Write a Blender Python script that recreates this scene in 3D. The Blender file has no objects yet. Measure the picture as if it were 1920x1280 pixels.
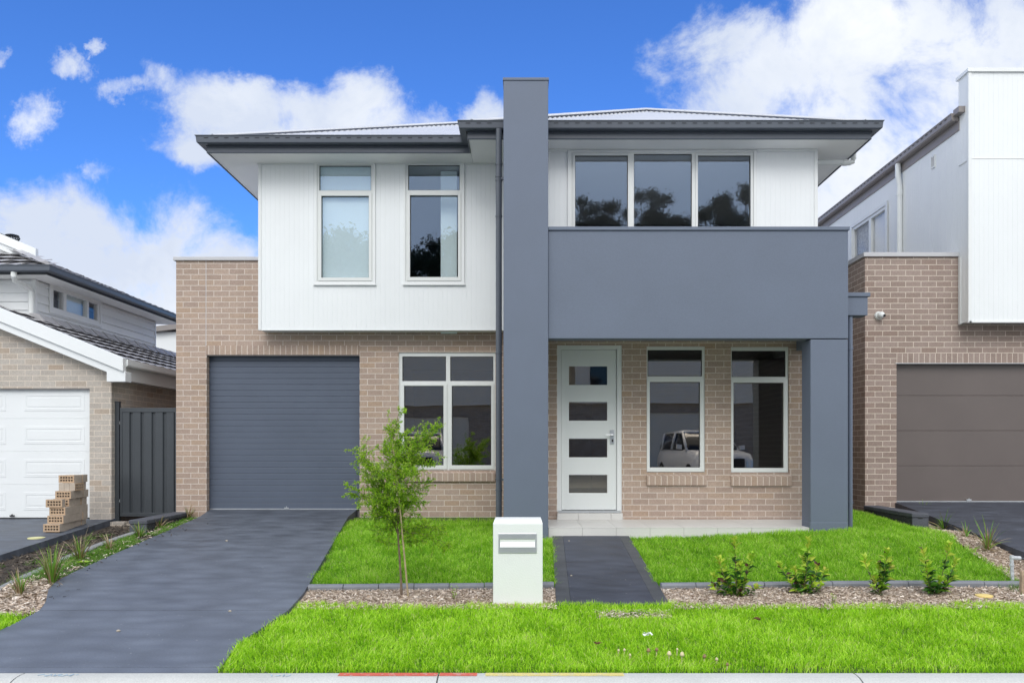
import bpy, bmesh, math, random
import numpy as np
from mathutils import Vector, Matrix, noise as mnoise

# ---------------------------------------------------------------- measuring
F, VX, VY, EYE = 1500.0, 983.0, 844.0, 1.64      # lens in photo pixels, vanishing point, eye height
def X(px, Y): return (px - VX) * Y / F
def Z(py, Y): return EYE + (VY - py) * Y / F
R = math.radians
sc = bpy.context.scene
C = sc.collection

# ---------------------------------------------------------------- camera, sky, sun, exposure
cd = bpy.data.cameras.new('camera'); cam = bpy.data.objects.new('camera', cd); C.objects.link(cam)
cam.location = (0, 0, EYE); cam.rotation_euler = (R(90), 0, 0)
cd.sensor_width = 36; cd.lens = 36 * F / 1920
cd.shift_x = (960 - VX) / 1920; cd.shift_y = (VY - 640) / 1920
cd.clip_start = 0.05; cd.clip_end = 3000
sc.camera = cam
sc.view_settings.view_transform = 'Standard'; sc.view_settings.look = 'None'
sc.view_settings.exposure = 0.50; sc.view_settings.gamma = 1
sc.render.resolution_x = 1024; sc.render.resolution_y = 682
try:
    sc.cycles.max_bounces = 8; sc.cycles.transparent_max_bounces = 12
    sc.cycles.use_denoising = True
except Exception: pass

SUN_EL, SUN_AZ = R(42), R(181)                   # azimuth clockwise from +Y: the sun stands behind the camera, square on to the street
sd = bpy.data.lights.new('sun', 'SUN'); sd.energy = 0.95; sd.angle = R(30); sd.color = (1.0, 0.98, 0.95)
sun = bpy.data.objects.new('sun', sd); C.objects.link(sun)
sdir = Vector((math.sin(SUN_AZ) * math.cos(SUN_EL), math.cos(SUN_AZ) * math.cos(SUN_EL), math.sin(SUN_EL)))
sun.rotation_euler = sdir.to_track_quat('Z', 'Y').to_euler()

W = bpy.data.worlds.new('World'); sc.world = W; W.use_nodes = True
def build_world():
    nt = W.node_tree; nt.nodes.clear(); N = nt.nodes.new; L = nt.links.new
    out = N('ShaderNodeOutputWorld'); bg = N('ShaderNodeBackground'); L(bg.outputs[0], out.inputs[0])
    bg.inputs[1].default_value = 0.15
    tc = N('ShaderNodeTexCoord'); sep = N('ShaderNodeSeparateXYZ'); L(tc.outputs['Generated'], sep.inputs[0])
    def m(op, a, b=None, c=None, clamp=False):
        n = N('ShaderNodeMath'); n.operation = op; n.use_clamp = clamp
        for i, v in enumerate((a, b, c)):
            if v is None: continue
            if isinstance(v, (int, float)): n.inputs[i].default_value = v
            else: L(v, n.inputs[i])
        return n.outputs[0]
    sx, sy, sz = sep.outputs
    yy = m('MAXIMUM', sy, 0.04)
    u = m('DIVIDE', sx, yy); v = m('DIVIDE', sz, yy)
    # clear sky
    sky = N('ShaderNodeTexSky'); sky.sky_type = 'NISHITA'; sky.sun_disc = False
    sky.sun_elevation = SUN_EL; sky.sun_rotation = SUN_AZ
    sky.air_density = 1.0; sky.dust_density = 0.3; sky.ozone_density = 2.0
    tint = N('ShaderNodeMix'); tint.data_type = 'RGBA'; tint.blend_type = 'MULTIPLY'
    tint.inputs[0].default_value = 1; L(sky.outputs[0], tint.inputs[6]); tint.inputs[7].default_value = (0.28, 0.53, 0.97, 1)
    # turbulence in direction space
    cmb = N('ShaderNodeCombineXYZ'); L(u, cmb.inputs[0]); L(v, cmb.inputs[1]); cmb.inputs[2].default_value = 0.37
    def noise(vec, scale, detail, rough, dist=0.0, lac=2.1):
        n = N('ShaderNodeTexNoise'); L(vec, n.inputs['Vector']); n.inputs['Scale'].default_value = scale
        n.inputs['Detail'].default_value = detail; n.inputs['Roughness'].default_value = rough
        n.inputs['Distortion'].default_value = dist; n.inputs['Lacunarity'].default_value = lac
        return n.outputs[0]
    fb = noise(cmb.outputs[0], 8.5, 13, 0.62, 0.3)
    big = noise(cmb.outputs[0], 3.2, 5, 0.5, 0.2)
    # cumulus banks, each a soft ellipse in the sky (tangent coordinates)
    banks = [  # px, py, rx, ry
        (640, 245, 165, 85), (690, 205, 95, 75), (430, 205, 130, 60), (335, 150, 66, 34), (390, 180, 80, 45), (800, 240, 70, 45), (560, 210, 80, 50), (540, 270, 200, 60),
        (925, 230, 66, 68), (240, 165, 42, 20), (132, 126, 36, 20), (62, 215, 60, 58), (378, 290, 34, 20), (5, 108, 24, 18),
        (190, 325, 36, 20), (175, 90, 12, 14), (30, 520, 260, 150), (220, 500, 260, 145), (360, 540, 190, 135), (100, 640, 500, 150),
        (1340, 205, 125, 55), (1420, 175, 150, 120), (1500, 230, 280, 190), (1560, 90, 190, 110), (1700, 60, 240, 140), (1850, 150, 260, 220),
        (1800, 330, 420, 220), (1560, 330, 260, 130), (1420, 270, 170, 80), (1650, 30, 190, 80)]
    # the banks' outlines are torn by turbulence
    wn = N('ShaderNodeTexNoise'); L(cmb.outputs[0], wn.inputs['Vector']); wn.inputs['Scale'].default_value = 11.0; wn.inputs['Detail'].default_value = 10; wn.inputs['Roughness'].default_value = 0.68
    ws = N('ShaderNodeSeparateColor'); L(wn.outputs['Color'], ws.inputs[0])
    u = m('ADD', u, m('MULTIPLY', m('SUBTRACT', ws.outputs[0], 0.5), 0.12)); v = m('ADD', v, m('MULTIPLY', m('SUBTRACT', ws.outputs[1], 0.5), 0.09))
    f = None
    for (px, py, rx, ry) in banks:
        a = m('MULTIPLY', m('SUBTRACT', u, (px - VX) / F), F / rx); b = m('MULTIPLY', m('SUBTRACT', v, (VY - py) / F), F / ry)
        d = m('SUBTRACT', 1.0, m('ADD', m('MULTIPLY', a, a), m('MULTIPLY', b, b)))
        k_ = min(1.0, max(0.42, ry / 62)); d = m('MAXIMUM', m('MULTIPLY_ADD', d, k_, -0.12 * (1 - k_)), -3.0)
        f = d if f is None else m('SMOOTH_MAX', f, d, 0.35)
    val = m('ADD', f, m('MULTIPLY', m('SUBTRACT', fb, 0.5), 4.2))
    mr = N('ShaderNodeMapRange'); mr.interpolation_type = 'SMOOTHSTEP'; L(val, mr.inputs[0])
    mr.inputs[1].default_value = -0.35; mr.inputs[2].default_value = 1.0
    front = mr.outputs[0]
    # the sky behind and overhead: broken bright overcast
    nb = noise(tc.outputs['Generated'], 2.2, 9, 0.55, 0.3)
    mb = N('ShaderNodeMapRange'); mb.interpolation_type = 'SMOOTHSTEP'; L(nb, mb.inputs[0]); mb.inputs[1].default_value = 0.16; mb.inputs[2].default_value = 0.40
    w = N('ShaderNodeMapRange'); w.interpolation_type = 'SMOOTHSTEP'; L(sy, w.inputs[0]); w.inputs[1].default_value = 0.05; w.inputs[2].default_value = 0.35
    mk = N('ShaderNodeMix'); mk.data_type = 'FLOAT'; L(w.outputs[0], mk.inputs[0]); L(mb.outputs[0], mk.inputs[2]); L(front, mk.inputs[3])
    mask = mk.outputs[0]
    # cloud brightness
    shade = N('ShaderNodeMapRange'); L(m('ADD', m('MULTIPLY', big, 0.8), m('MULTIPLY', fb, 0.5)), shade.inputs[0])
    shade.inputs[1].default_value = 0.50; shade.inputs[2].default_value = 0.74
    cc = N('ShaderNodeMix'); cc.data_type = 'RGBA'; L(shade.outputs[0], cc.inputs[0])
    cc.inputs[6].default_value = (4.75, 4.9, 5.05, 1); cc.inputs[7].default_value = (3.3, 3.65, 4.35, 1)
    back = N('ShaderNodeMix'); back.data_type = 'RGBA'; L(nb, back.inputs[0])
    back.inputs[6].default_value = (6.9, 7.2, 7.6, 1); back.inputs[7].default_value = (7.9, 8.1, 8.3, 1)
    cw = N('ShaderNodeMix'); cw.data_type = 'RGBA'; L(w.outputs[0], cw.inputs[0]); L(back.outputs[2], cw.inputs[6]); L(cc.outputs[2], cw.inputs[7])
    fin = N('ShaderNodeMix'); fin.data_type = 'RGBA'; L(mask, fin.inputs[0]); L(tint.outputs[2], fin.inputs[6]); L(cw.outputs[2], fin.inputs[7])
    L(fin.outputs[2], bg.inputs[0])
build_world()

# ---------------------------------------------------------------- scene graph helpers
def tag(o, label=None, cat=None, group=None, kind=None):
    if label: o['label'] = label
    if cat: o['category'] = cat
    if group: o['group'] = group
    if kind: o['kind'] = kind
    return o
def empty(name, loc, label, cat, group=None):
    o = bpy.data.objects.new(name, None); C.objects.link(o); o.location = loc; o.empty_display_size = 0.2
    return tag(o, label, cat, group)
class MB:
    """collects faces in world space; build() links them as one mesh object"""
    def __init__(self): self.v = []; self.f = []; self.mi = []; self.m = 0
    def quad(self, a, b, c, d):
        n = len(self.v); self.v += [a, b, c, d]; self.f.append((n, n + 1, n + 2, n + 3)); self.mi.append(self.m)
    def poly(self, pts):
        n = len(self.v); self.v += list(pts); self.f.append(tuple(range(n, n + len(pts)))); self.mi.append(self.m)
    def box(self, x0, x1, y0, y1, z0, z1, M=None):
        c = [(x, y, z) for z in (z0, z1) for y in (y0, y1) for x in (x0, x1)]
        if M is not None: c = [tuple(M @ Vector(p)) for p in c]
        n = len(self.v); self.v += c
        for q in ((0, 2, 3, 1), (4, 5, 7, 6), (0, 1, 5, 4), (2, 6, 7, 3), (0, 4, 6, 2), (1, 3, 7, 5)):
            self.f.append(tuple(n + i for i in q)); self.mi.append(self.m)
        return self
    def prism(self, pts, h, M=None):
        """pts: planar list of 3-D points; h: extrusion vector"""
        P = [Vector(p) for p in pts]; Q = [p + Vector(h) for p in P]
        n = len(P); b = len(self.v); self.v += [tuple(p) for p in P + Q]
        self.f.append(tuple(range(b + n - 1, b - 1, -1))); self.f.append(tuple(range(b + n, b + 2 * n))); self.mi += [self.m] * 2
        for i in range(n):
            j = (i + 1) % n; self.f.append((b + i, b + j, b + n + j, b + n + i)); self.mi.append(self.m)
        return self
    def tube(self, path, r, n=10, caps=True):
        P = [Vector(p) for p in path]; rr = r if isinstance(r, (list, tuple)) else [r] * len(P)
        rings = []
        up = Vector((0, 0, 1))
        for i, p in enumerate(P):
            d = (P[min(i + 1, len(P) - 1)] - P[max(i - 1, 0)]).normalized()
            ref = Vector((0, 1, 0)) if abs(d.z) > 0.9 else up
            a = d.cross(ref).normalized(); b = a.cross(d).normalized()
            k = len(self.v); rings.append(k)
            for t in range(n):
                ang = 2 * math.pi * t / n
                self.v.append(tuple(p + (a * math.cos(ang) + b * math.sin(ang)) * rr[i]))
        for i in range(len(P) - 1):
            for t in range(n):
                s = (t + 1) % n
                self.f.append((rings[i] + t, rings[i] + s, rings[i + 1] + s, rings[i + 1] + t)); self.mi.append(self.m)
        if caps:
            self.f.append(tuple(rings[0] + t for t in range(n))); self.f.append(tuple(rings[-1] + t for t in range(n - 1, -1, -1))); self.mi += [self.m] * 2
        return self
    def slab(self, mp, us, zs, d0, d1, holes=()):
        """plate in a mapped (u, depth, z) frame between depths d0 (outside) and d1 (inside) with rectangular holes (u0,u1,z0,z1); holes may cut the border"""
        U = sorted(set([us[0], us[1]] + [min(max(h[i], us[0]), us[1]) for h in holes for i in (0, 1)]))
        V = sorted(set([zs[0], zs[1]] + [min(max(h[i], zs[0]), zs[1]) for h in holes for i in (2, 3)]))
        nu, nv = len(U) - 1, len(V) - 1
        def solid(i, j):
            if i < 0 or j < 0 or i >= nu or j >= nv: return False
            cu = (U[i] + U[i + 1]) / 2; cv = (V[j] + V[j + 1]) / 2
            return not any(h[0] < cu < h[1] and h[2] < cv < h[3] for h in holes)
        for i in range(nu):
            for j in range(nv):
                if not solid(i, j): continue
                a, b, c, d = U[i], U[i + 1], V[j], V[j + 1]
                self.quad(mp(a, d0, c), mp(b, d0, c), mp(b, d0, d), mp(a, d0, d))
                self.quad(mp(b, d1, c), mp(a, d1, c), mp(a, d1, d), mp(b, d1, d))
                if not solid(i - 1, j): self.quad(mp(a, d1, c), mp(a, d0, c), mp(a, d0, d), mp(a, d1, d))
                if not solid(i + 1, j): self.quad(mp(b, d0, c), mp(b, d1, c), mp(b, d1, d), mp(b, d0, d))
                if not solid(i, j - 1): self.quad(mp(a, d1, c), mp(b, d1, c), mp(b, d0, c), mp(a, d0, c))
                if not solid(i, j + 1): self.quad(mp(a, d0, d), mp(b, d0, d), mp(b, d1, d), mp(a, d1, d))
        return self
    def vgroove(self, mp, us, zs, d0, holes=(), pitch=0.073, gw=0.006, dep=0.0025):
        """vertical boards: sheet with V grooves"""
        pts = [(us[0], d0)]
        k = math.ceil(us[0] / pitch + 0.2)
        while k * pitch < us[1] - gw:
            g = k * pitch; pts += [(g - gw / 2, d0), (g - gw / 6, d0 + dep), (g + gw / 6, d0 + dep), (g + gw / 2, d0)]; k += 1
        pts.append((us[1], d0))
        edges = sorted(set(min(max(h[i], us[0]), us[1]) for h in holes for i in (0, 1)))
        full = []
        for a, b in zip(pts[:-1], pts[1:]):
            full.append(a)
            for e in edges:
                if a[0] + 1e-6 < e < b[0] - 1e-6: full.append((e, a[1] + (b[1] - a[1]) * (e - a[0]) / (b[0] - a[0])))
        full.append(pts[-1])
        for a, b in zip(full[:-1], full[1:]):
            cu = (a[0] + b[0]) / 2; segs = [(zs[0], zs[1])]
            for h in holes:
                if h[0] < cu < h[1]:
                    ns = []
                    for s in segs:
                        if h[2] > s[0]: ns.append((s[0], min(s[1], h[2])))
                        if h[3] < s[1]: ns.append((max(s[0], h[3]), s[1]))
                        if h[2] <= s[0] and h[3] >= s[1]: pass
                    segs = [s for s in ns if s[1] - s[0] > 1e-5]
            for s in segs: self.quad(mp(a[0], a[1], s[0]), mp(b[0], b[1], s[0]), mp(b[0], b[1], s[1]), mp(a[0], a[1], s[1]))
        return self
    def hprofile(self, mp, us, pts, holes=()):
        """horizontal boards: profile [(z, depth)] run along u"""
        for a, b in zip(pts[:-1], pts[1:]):
            cz = (a[0] + b[0]) / 2; segs = [(us[0], us[1])]
            for h in holes:
                if h[2] < cz < h[3]:
                    ns = []
                    for s in segs:
                        if h[0] > s[0]: ns.append((s[0], min(s[1], h[0])))
                        if h[1] < s[1]: ns.append((max(s[0], h[1]), s[1]))
                    segs = [s for s in ns if s[1] - s[0] > 1e-5]
            for s in segs: self.quad(mp(s[0], a[1], a[0]), mp(s[1], a[1], a[0]), mp(s[1], b[1], b[0]), mp(s[0], b[1], b[0]))
        return self
    def sweep(self, path, prof):
        """profile [(outward, z)] along an axis-aligned plan path, mitred; outward = right of travel; closed profile"""
        n = len(path); nor = []
        for a, b in zip(path[:-1], path[1:]):
            d = Vector((b[0] - a[0], b[1] - a[1])).normalized(); nor.append(Vector((d.y, -d.x)))
        rings = []
        for i, p in enumerate(path):
            if i == 0: o = nor[0]
            elif i == n - 1: o = nor[-1]
            else:
                s = nor[i - 1] + nor[i]; o = s / (1 + nor[i - 1].dot(nor[i]))
            k = len(self.v); rings.append(k)
            for (q, z) in prof: self.v.append((p[0] + o.x * q, p[1] + o.y * q, z))
        m = len(prof)
        for i in range(n - 1):
            for t in range(m):
                s = (t + 1) % m
                self.f.append((rings[i] + t, rings[i] + s, rings[i + 1] + s, rings[i + 1] + t)); self.mi.append(self.m)
        self.f.append(tuple(rings[0] + t for t in range(m))); self.f.append(tuple(rings[-1] + t for t in range(m - 1, -1, -1))); self.mi += [self.m] * 2
        return self
    def build(self, name, mats, parent=None, smooth=False, bevel=0.0, weld=True):
        me = bpy.data.meshes.new(name); me.from_pydata([tuple(p) for p in self.v], [], self.f)
        mats = mats if isinstance(mats, (list, tuple)) else [mats]
        for mt in mats: me.materials.append(mt)
        if len(mats) > 1: me.polygons.foreach_set('material_index', self.mi)
        o = bpy.data.objects.new(name, me); C.objects.link(o)
        org = Vector((0, 0, 0)); q = parent
        while q is not None: org += q.location; q = q.parent
        if parent is None:
            base = Vector(me.vertices[0].co) if len(me.vertices) else Vector()
            xs = [v.co for v in me.vertices]
            base = Vector((sum(p.x for p in xs) / len(xs), sum(p.y for p in xs) / len(xs), min(p.z for p in xs)))
            o.location = base; org = base
        me.transform(Matrix.Translation(-org))
        bm = bmesh.new(); bm.from_mesh(me)
        if weld: bmesh.ops.remove_doubles(bm, verts=bm.verts, dist=1e-5)
        bmesh.ops.recalc_face_normals(bm, faces=bm.faces)
        bm.to_mesh(me); bm.free()
        if smooth: me.polygons.foreach_set('use_smooth', [True] * len(me.polygons))
        me.update()
        if parent is not None: o.parent = parent
        if bevel:
            b = o.modifiers.new('bevel', 'BEVEL'); b.width = bevel; b.segments = 2; b.limit_method = 'ANGLE'; b.angle_limit = R(40)
        return o

def split_build(mb, name, mat, parent):
    """every 8-corner box collected in mb becomes an object of its own"""
    for k in range(0, len(mb.f), 6):
        p = MB(); base = min(min(f) for f in mb.f[k:k + 6]); p.v = mb.v[base:base + 8]; p.f = [tuple(i - base for i in f) for f in mb.f[k:k + 6]]; p.mi = [0] * 6
        p.build(name, mat, parent, bevel=.003)

def front(u, d, z): return (u, d, z)                 # a wall facing the street: depth is +Y
def side_left(u, d, z): return (d, u, z)             # a wall facing -X: depth is +X
def side_right(u, d, z): return (-d, u, z)           # a wall facing +X: depth is -X (d = -x)

def quads_obj(name, V, tint, mat, parent=None, smooth=False):
    """V: (n,k,3) numpy faces of k corners -> one mesh with a per-face 'tint'"""
    n, k, _ = V.shape
    me = bpy.data.meshes.new(name)
    org = np.zeros(3); q = parent
    while q is not None: org += np.array(q.location); q = q.parent
    o = bpy.data.objects.new(name, me); C.objects.link(o)
    if parent is None:
        org = np.array([V[..., 0].mean(), V[..., 1].mean(), V[..., 2].min()]); o.location = org
    else: o.parent = parent
    me.vertices.add(n * k); me.vertices.foreach_set('co', (V.reshape(-1, 3) - org).astype(np.float32).ravel())
    me.loops.add(n * k); me.loops.foreach_set('vertex_index', np.arange(n * k, dtype=np.int32))
    me.polygons.add(n); me.polygons.foreach_set('loop_start', np.arange(0, n * k, k, dtype=np.int32))
    me.update(calc_edges=True)
    at = me.attributes.new('tint', 'FLOAT', 'FACE'); at.data.foreach_set('value', np.asarray(tint, dtype=np.float32))
    me.materials.append(mat); me.validate()
    return o

# ---------------------------------------------------------------- materials
def new_mat(name):
    m = bpy.data.materials.new(name); m.use_nodes = True
    nt = m.node_tree; b = nt.nodes['Principled BSDF']
    return m, nt, b
def setc(b, col): b.inputs['Base Color'].default_value = (*col, 1)
def pos(nt): return nt.nodes.new('ShaderNodeNewGeometry').outputs['Position']
def noise_node(nt, vec, scale, detail=4, rough=0.55):
    n = nt.nodes.new('ShaderNodeTexNoise'); nt.links.new(vec, n.inputs['Vector'])
    n.inputs['Scale'].default_value = scale; n.inputs['Detail'].default_value = detail; n.inputs['Roughness'].default_value = rough
    return n
def ramp(nt, fac, stops):
    r = nt.nodes.new('ShaderNodeValToRGB'); nt.links.new(fac, r.inputs[0])
    e = r.color_ramp.elements
    while len(e) < len(stops): e.new(0.5)
    for i, (p, c) in enumerate(stops): e[i].position = p; e[i].color = (*c, 1) if len(c) == 3 else c
    return r.outputs[0]
def scaled(nt, vec, s):
    n = nt.nodes.new('ShaderNodeVectorMath'); n.operation = 'MULTIPLY'; nt.links.new(vec, n.inputs[0]); n.inputs[1].default_value = s
    return n.outputs[0]
def mixc(nt, fac, a, b, mode='MIX'):
    n = nt.nodes.new('ShaderNodeMix'); n.data_type = 'RGBA'; n.blend_type = mode
    for i, v in ((0, fac), (6, a), (7, b)):
        if isinstance(v, (int, float)): n.inputs[i].default_value = v
        elif isinstance(v, tuple): n.inputs[i].default_value = (*v, 1)
        else: nt.links.new(v, n.inputs[i])
    return n.outputs[2]
def bump(nt, b, h, strength=0.3, dist=0.01):
    n = nt.nodes.new('ShaderNodeBump'); n.inputs['Strength'].default_value = strength; n.inputs['Distance'].default_value = dist
    nt.links.new(h, n.inputs['Height']); nt.links.new(n.outputs[0], b.inputs['Normal'])
def plain(name, col, rough=0.5, var=0.08, scale=3.0, metal=0.0, bscale=None, bstr=0.1, bdist=0.004, spec=0.5, fine=0.0):
    m, nt, b = new_mat(name); p = pos(nt)
    n = noise_node(nt, p, scale, 6, 0.6)
    lo = tuple(c * (1 - var) for c in col); hi = tuple(min(1, c * (1 + var)) for c in col)
    c = ramp(nt, n.outputs[0], [(0.3, lo), (0.7, hi)])
    if fine:
        n3 = noise_node(nt, p, 90, 3, 0.6); c = mixc(nt, 1.0, c, ramp(nt, n3.outputs[0], [(0.3, (1 - fine,) * 3), (0.7, (1 + fine,) * 3)]), 'MULTIPLY')
    nt.links.new(c, b.inputs['Base Color'])
    r = nt.nodes.new('ShaderNodeMapRange'); nt.links.new(n.outputs[0], r.inputs[0]); r.inputs[3].default_value = rough - 0.05; r.inputs[4].default_value = rough + 0.05
    nt.links.new(r.outputs[0], b.inputs['Roughness'])
    b.inputs['Metallic'].default_value = metal; b.inputs['Specular IOR Level'].default_value = spec
    if bscale:
        n2 = noise_node(nt, p, bscale, 5, 0.6); bump(nt, b, n2.outputs[0], bstr, bdist)
    return m
def brick_mat(name, c1, c2, c3, mortar, soldier=False, bw=0.24, rh=0.086, u0=0.0, z0=0.0, odd=0.12):
    m, nt, b = new_mat(name); p = pos(nt)
    sp = nt.nodes.new('ShaderNodeSeparateXYZ'); nt.links.new(p, sp.inputs[0])
    ad = nt.nodes.new('ShaderNodeMath'); nt.links.new(sp.outputs[0], ad.inputs[0]); nt.links.new(sp.outputs[1], ad.inputs[1])
    cb = nt.nodes.new('ShaderNodeCombineXYZ')
    of = nt.nodes.new('ShaderNodeMath'); nt.links.new(ad.outputs[0], of.inputs[0]); of.inputs[1].default_value = u0
    oz = nt.nodes.new('ShaderNodeMath'); nt.links.new(sp.outputs[2], oz.inputs[0]); oz.inputs[1].default_value = z0
    nt.links.new(of.outputs[0], cb.inputs[0]); nt.links.new(oz.outputs[0], cb.inputs[1])
    t = nt.nodes.new('ShaderNodeTexBrick'); nt.links.new(cb.outputs[0], t.inputs['Vector'])
    t.inputs['Scale'].default_value = 1.0; t.inputs['Mortar Size'].default_value = 0.0052; t.inputs['Mortar Smooth'].default_value = 0.25
    t.inputs['Brick Width'].default_value = 0.086 if soldier else bw; t.inputs['Row Height'].default_value = 40.0 if soldier else rh
    t.offset = 0.0 if soldier else 0.5
    t.inputs['Color1'].default_value = (0, 0, 0, 1); t.inputs['Color2'].default_value = (1, 1, 1, 1); t.inputs['Mortar'].default_value = (0, 0, 0, 1)
    t.inputs['Bias'].default_value = 0.0
    rc = ramp(nt, t.outputs['Color'], [(0.0, c1), (0.5, c2), (1 - odd, tuple((a + bb) / 2 for a, bb in zip(c2, c3))), (1.0, c3)])
    sp2 = noise_node(nt, p, 55, 4, 0.7); rc = mixc(nt, 1.0, rc, ramp(nt, sp2.outputs[0], [(0.3, (0.84,) * 3), (0.7, (1.14,) * 3)]), 'MULTIPLY')
    dk = noise_node(nt, p, 130, 2, 0.5); rc = mixc(nt, 1.0, rc, ramp(nt, dk.outputs[0], [(0.26, (0.45,) * 3), (0.34, (1.0,) * 3)]), 'MULTIPLY')
    st = noise_node(nt, p, 1.3, 4, 0.6); rc = mixc(nt, 1.0, rc, ramp(nt, st.outputs[0], [(0.3, (0.93, 0.92, 0.90)), (0.7, (1.05, 1.05, 1.06))]), 'MULTIPLY')
    mn = noise_node(nt, p, 30, 3, 0.5); mc = ramp(nt, mn.outputs[0], [(0.3, tuple(c * 0.88 for c in mortar)), (0.7, tuple(min(1, c * 1.08) for c in mortar))])
    nt.links.new(mixc(nt, t.outputs['Fac'], rc, mc), b.inputs['Base Color'])
    b.inputs['Roughness'].default_value = 0.85; b.inputs['Specular IOR Level'].default_value = 0.25
    inv = nt.nodes.new('ShaderNodeMath'); inv.operation = 'MULTIPLY_ADD'; nt.links.new(t.outputs['Fac'], inv.inputs[0]); inv.inputs[1].default_value = -1.0
    nt.links.new(sp2.outputs[0], inv.inputs[2]); bump(nt, b, inv.outputs[0], 0.35, 0.004)
    return m
def glass_mat(name, refl=0.24, tint=(0.78, 0.80, 0.80), wav=0.015, gcol=(0.66, 0.82, 1.0)):
    m, nt, b = new_mat(name); nt.nodes.remove(b)
    out = nt.nodes['Material Output']
    tr = nt.nodes.new('ShaderNodeBsdfTransparent'); tr.inputs[0].default_value = (*tint, 1)
    gl = nt.nodes.new('ShaderNodeBsdfGlossy'); gl.inputs['Roughness'].default_value = 0.0; gl.inputs[0].default_value = (*gcol, 1)
    n = noise_node(nt, pos(nt), 1.6, 1, 0.4); bp = nt.nodes.new('ShaderNodeBump'); bp.inputs['Strength'].default_value = wav; bp.inputs['Distance'].default_value = 0.05
    nt.links.new(n.outputs[0], bp.inputs['Height']); nt.links.new(bp.outputs[0], gl.inputs['Normal'])
    mx = nt.nodes.new('ShaderNodeMixShader'); mx.inputs[0].default_value = refl
    lw = nt.nodes.new('ShaderNodeLayerWeight'); pw = nt.nodes.new('ShaderNodeMath'); pw.operation = 'POWER'; nt.links.new(lw.outputs['Facing'], pw.inputs[0]); pw.inputs[1].default_value = 5.0
    ma = nt.nodes.new('ShaderNodeMath'); ma.use_clamp = True; ma.operation = 'MULTIPLY_ADD'; nt.links.new(pw.outputs[0], ma.inputs[0]); ma.inputs[1].default_value = 0.9; ma.inputs[2].default_value = refl + 0.038
    nt.links.new(ma.outputs[0], mx.inputs[0])
    nt.links.new(tr.outputs[0], mx.inputs[1]); nt.links.new(gl.outputs[0], mx.inputs[2]); nt.links.new(mx.outputs[0], out.inputs[0])
    return m
def leaf_mat(name, stops, transl=0.35, rough=0.5):
    m, nt, b = new_mat(name); out = nt.nodes['Material Output']
    a = nt.nodes.new('ShaderNodeAttribute'); a.attribute_name = 'tint'
    c = ramp(nt, a.outputs['Fac'], stops)
    nt.links.new(c, b.inputs['Base Color']); b.inputs['Roughness'].default_value = rough; b.inputs['Specular IOR Level'].default_value = 0.3
    t = nt.nodes.new('ShaderNodeBsdfTranslucent'); nt.links.new(c, t.inputs[0])
    mx = nt.nodes.new('ShaderNodeMixShader'); mx.inputs[0].default_value = transl
    nt.links.new(b.outputs[0], mx.inputs[1]); nt.links.new(t.outputs[0], mx.inputs[2]); nt.links.new(mx.outputs[0], out.inputs[0])
    return m
def slab_mat(name, col, light, rough=0.5, street_end=None):
    """sealed coloured concrete: broad trowel patches, fine specks, a few pale scuffs"""
    m, nt, b = new_mat(name); p = pos(nt)
    a = noise_node(nt, scaled(nt, p, (2.6, 6.5, 1)), 1.0, 6, 0.62)
    c = ramp(nt, a.outputs[0], [(0.32, col), (0.68, light)])
    if street_end:                                        # colour gets lighter towards the street end
        sp = nt.nodes.new('ShaderNodeSeparateXYZ'); nt.links.new(p, sp.inputs[0]); wn = noise_node(nt, p, 1.2, 5, 0.6)
        ma = nt.nodes.new('ShaderNodeMath'); ma.operation = 'MULTIPLY_ADD'; nt.links.new(wn.outputs[0], ma.inputs[0]); ma.inputs[1].default_value = 5.0; nt.links.new(sp.outputs[1], ma.inputs[2])
        mr = nt.nodes.new('ShaderNodeMapRange'); nt.links.new(ma.outputs[0], mr.inputs[0]); mr.inputs[1].default_value = 13.4; mr.inputs[2].default_value = 9.2; mr.inputs[4].default_value = 0.75
        c = mixc(nt, mr.outputs[0], c, street_end)
    vo = nt.nodes.new('ShaderNodeTexVoronoi'); vo.feature = 'SMOOTH_F1'; vo.inputs['Scale'].default_value = 1.0; vo.inputs['Smoothness'].default_value = 0.25; vo.inputs['Randomness'].default_value = 0.75
    nt.links.new(scaled(nt, p, (2.6, 5.2, 1)), vo.inputs['Vector'])          # overlapping trowel arcs
    c = mixc(nt, 1.0, c, ramp(nt, vo.outputs['Distance'], [(0.1, (1.14,) * 3), (0.75, (0.84,) * 3)]), 'MULTIPLY')
    f = noise_node(nt, p, 140, 3, 0.6); c = mixc(nt, 1.0, c, ramp(nt, f.outputs[0], [(0.3, (0.82,) * 3), (0.7, (1.16,) * 3)]), 'MULTIPLY')
    s = noise_node(nt, scaled(nt, p, (4, 9, 1)), 1.3, 6, 0.7); c = mixc(nt, ramp(nt, s.outputs[0], [(0.66, (0,) * 3), (0.80, (0.35,) * 3)]), c, (0.32, 0.33, 0.36))
    d = noise_node(nt, p, 45, 1, 0.5); c = mixc(nt, ramp(nt, d.outputs[0], [(0.77, (0,) * 3), (0.80, (0.6,) * 3)]), c, (0.5, 0.5, 0.48))
    nt.links.new(c, b.inputs['Base Color'])
    r = nt.nodes.new('ShaderNodeMapRange'); nt.links.new(a.outputs[0], r.inputs[0]); r.inputs[1].default_value = 0.3; r.inputs[2].default_value = 0.7
    r.inputs[3].default_value = rough - 0.08; r.inputs[4].default_value = rough + 0.08; nt.links.new(r.outputs[0], b.inputs['Roughness'])
    bump(nt, b, f.outputs[0], 0.12, 0.002)
    return m

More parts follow.
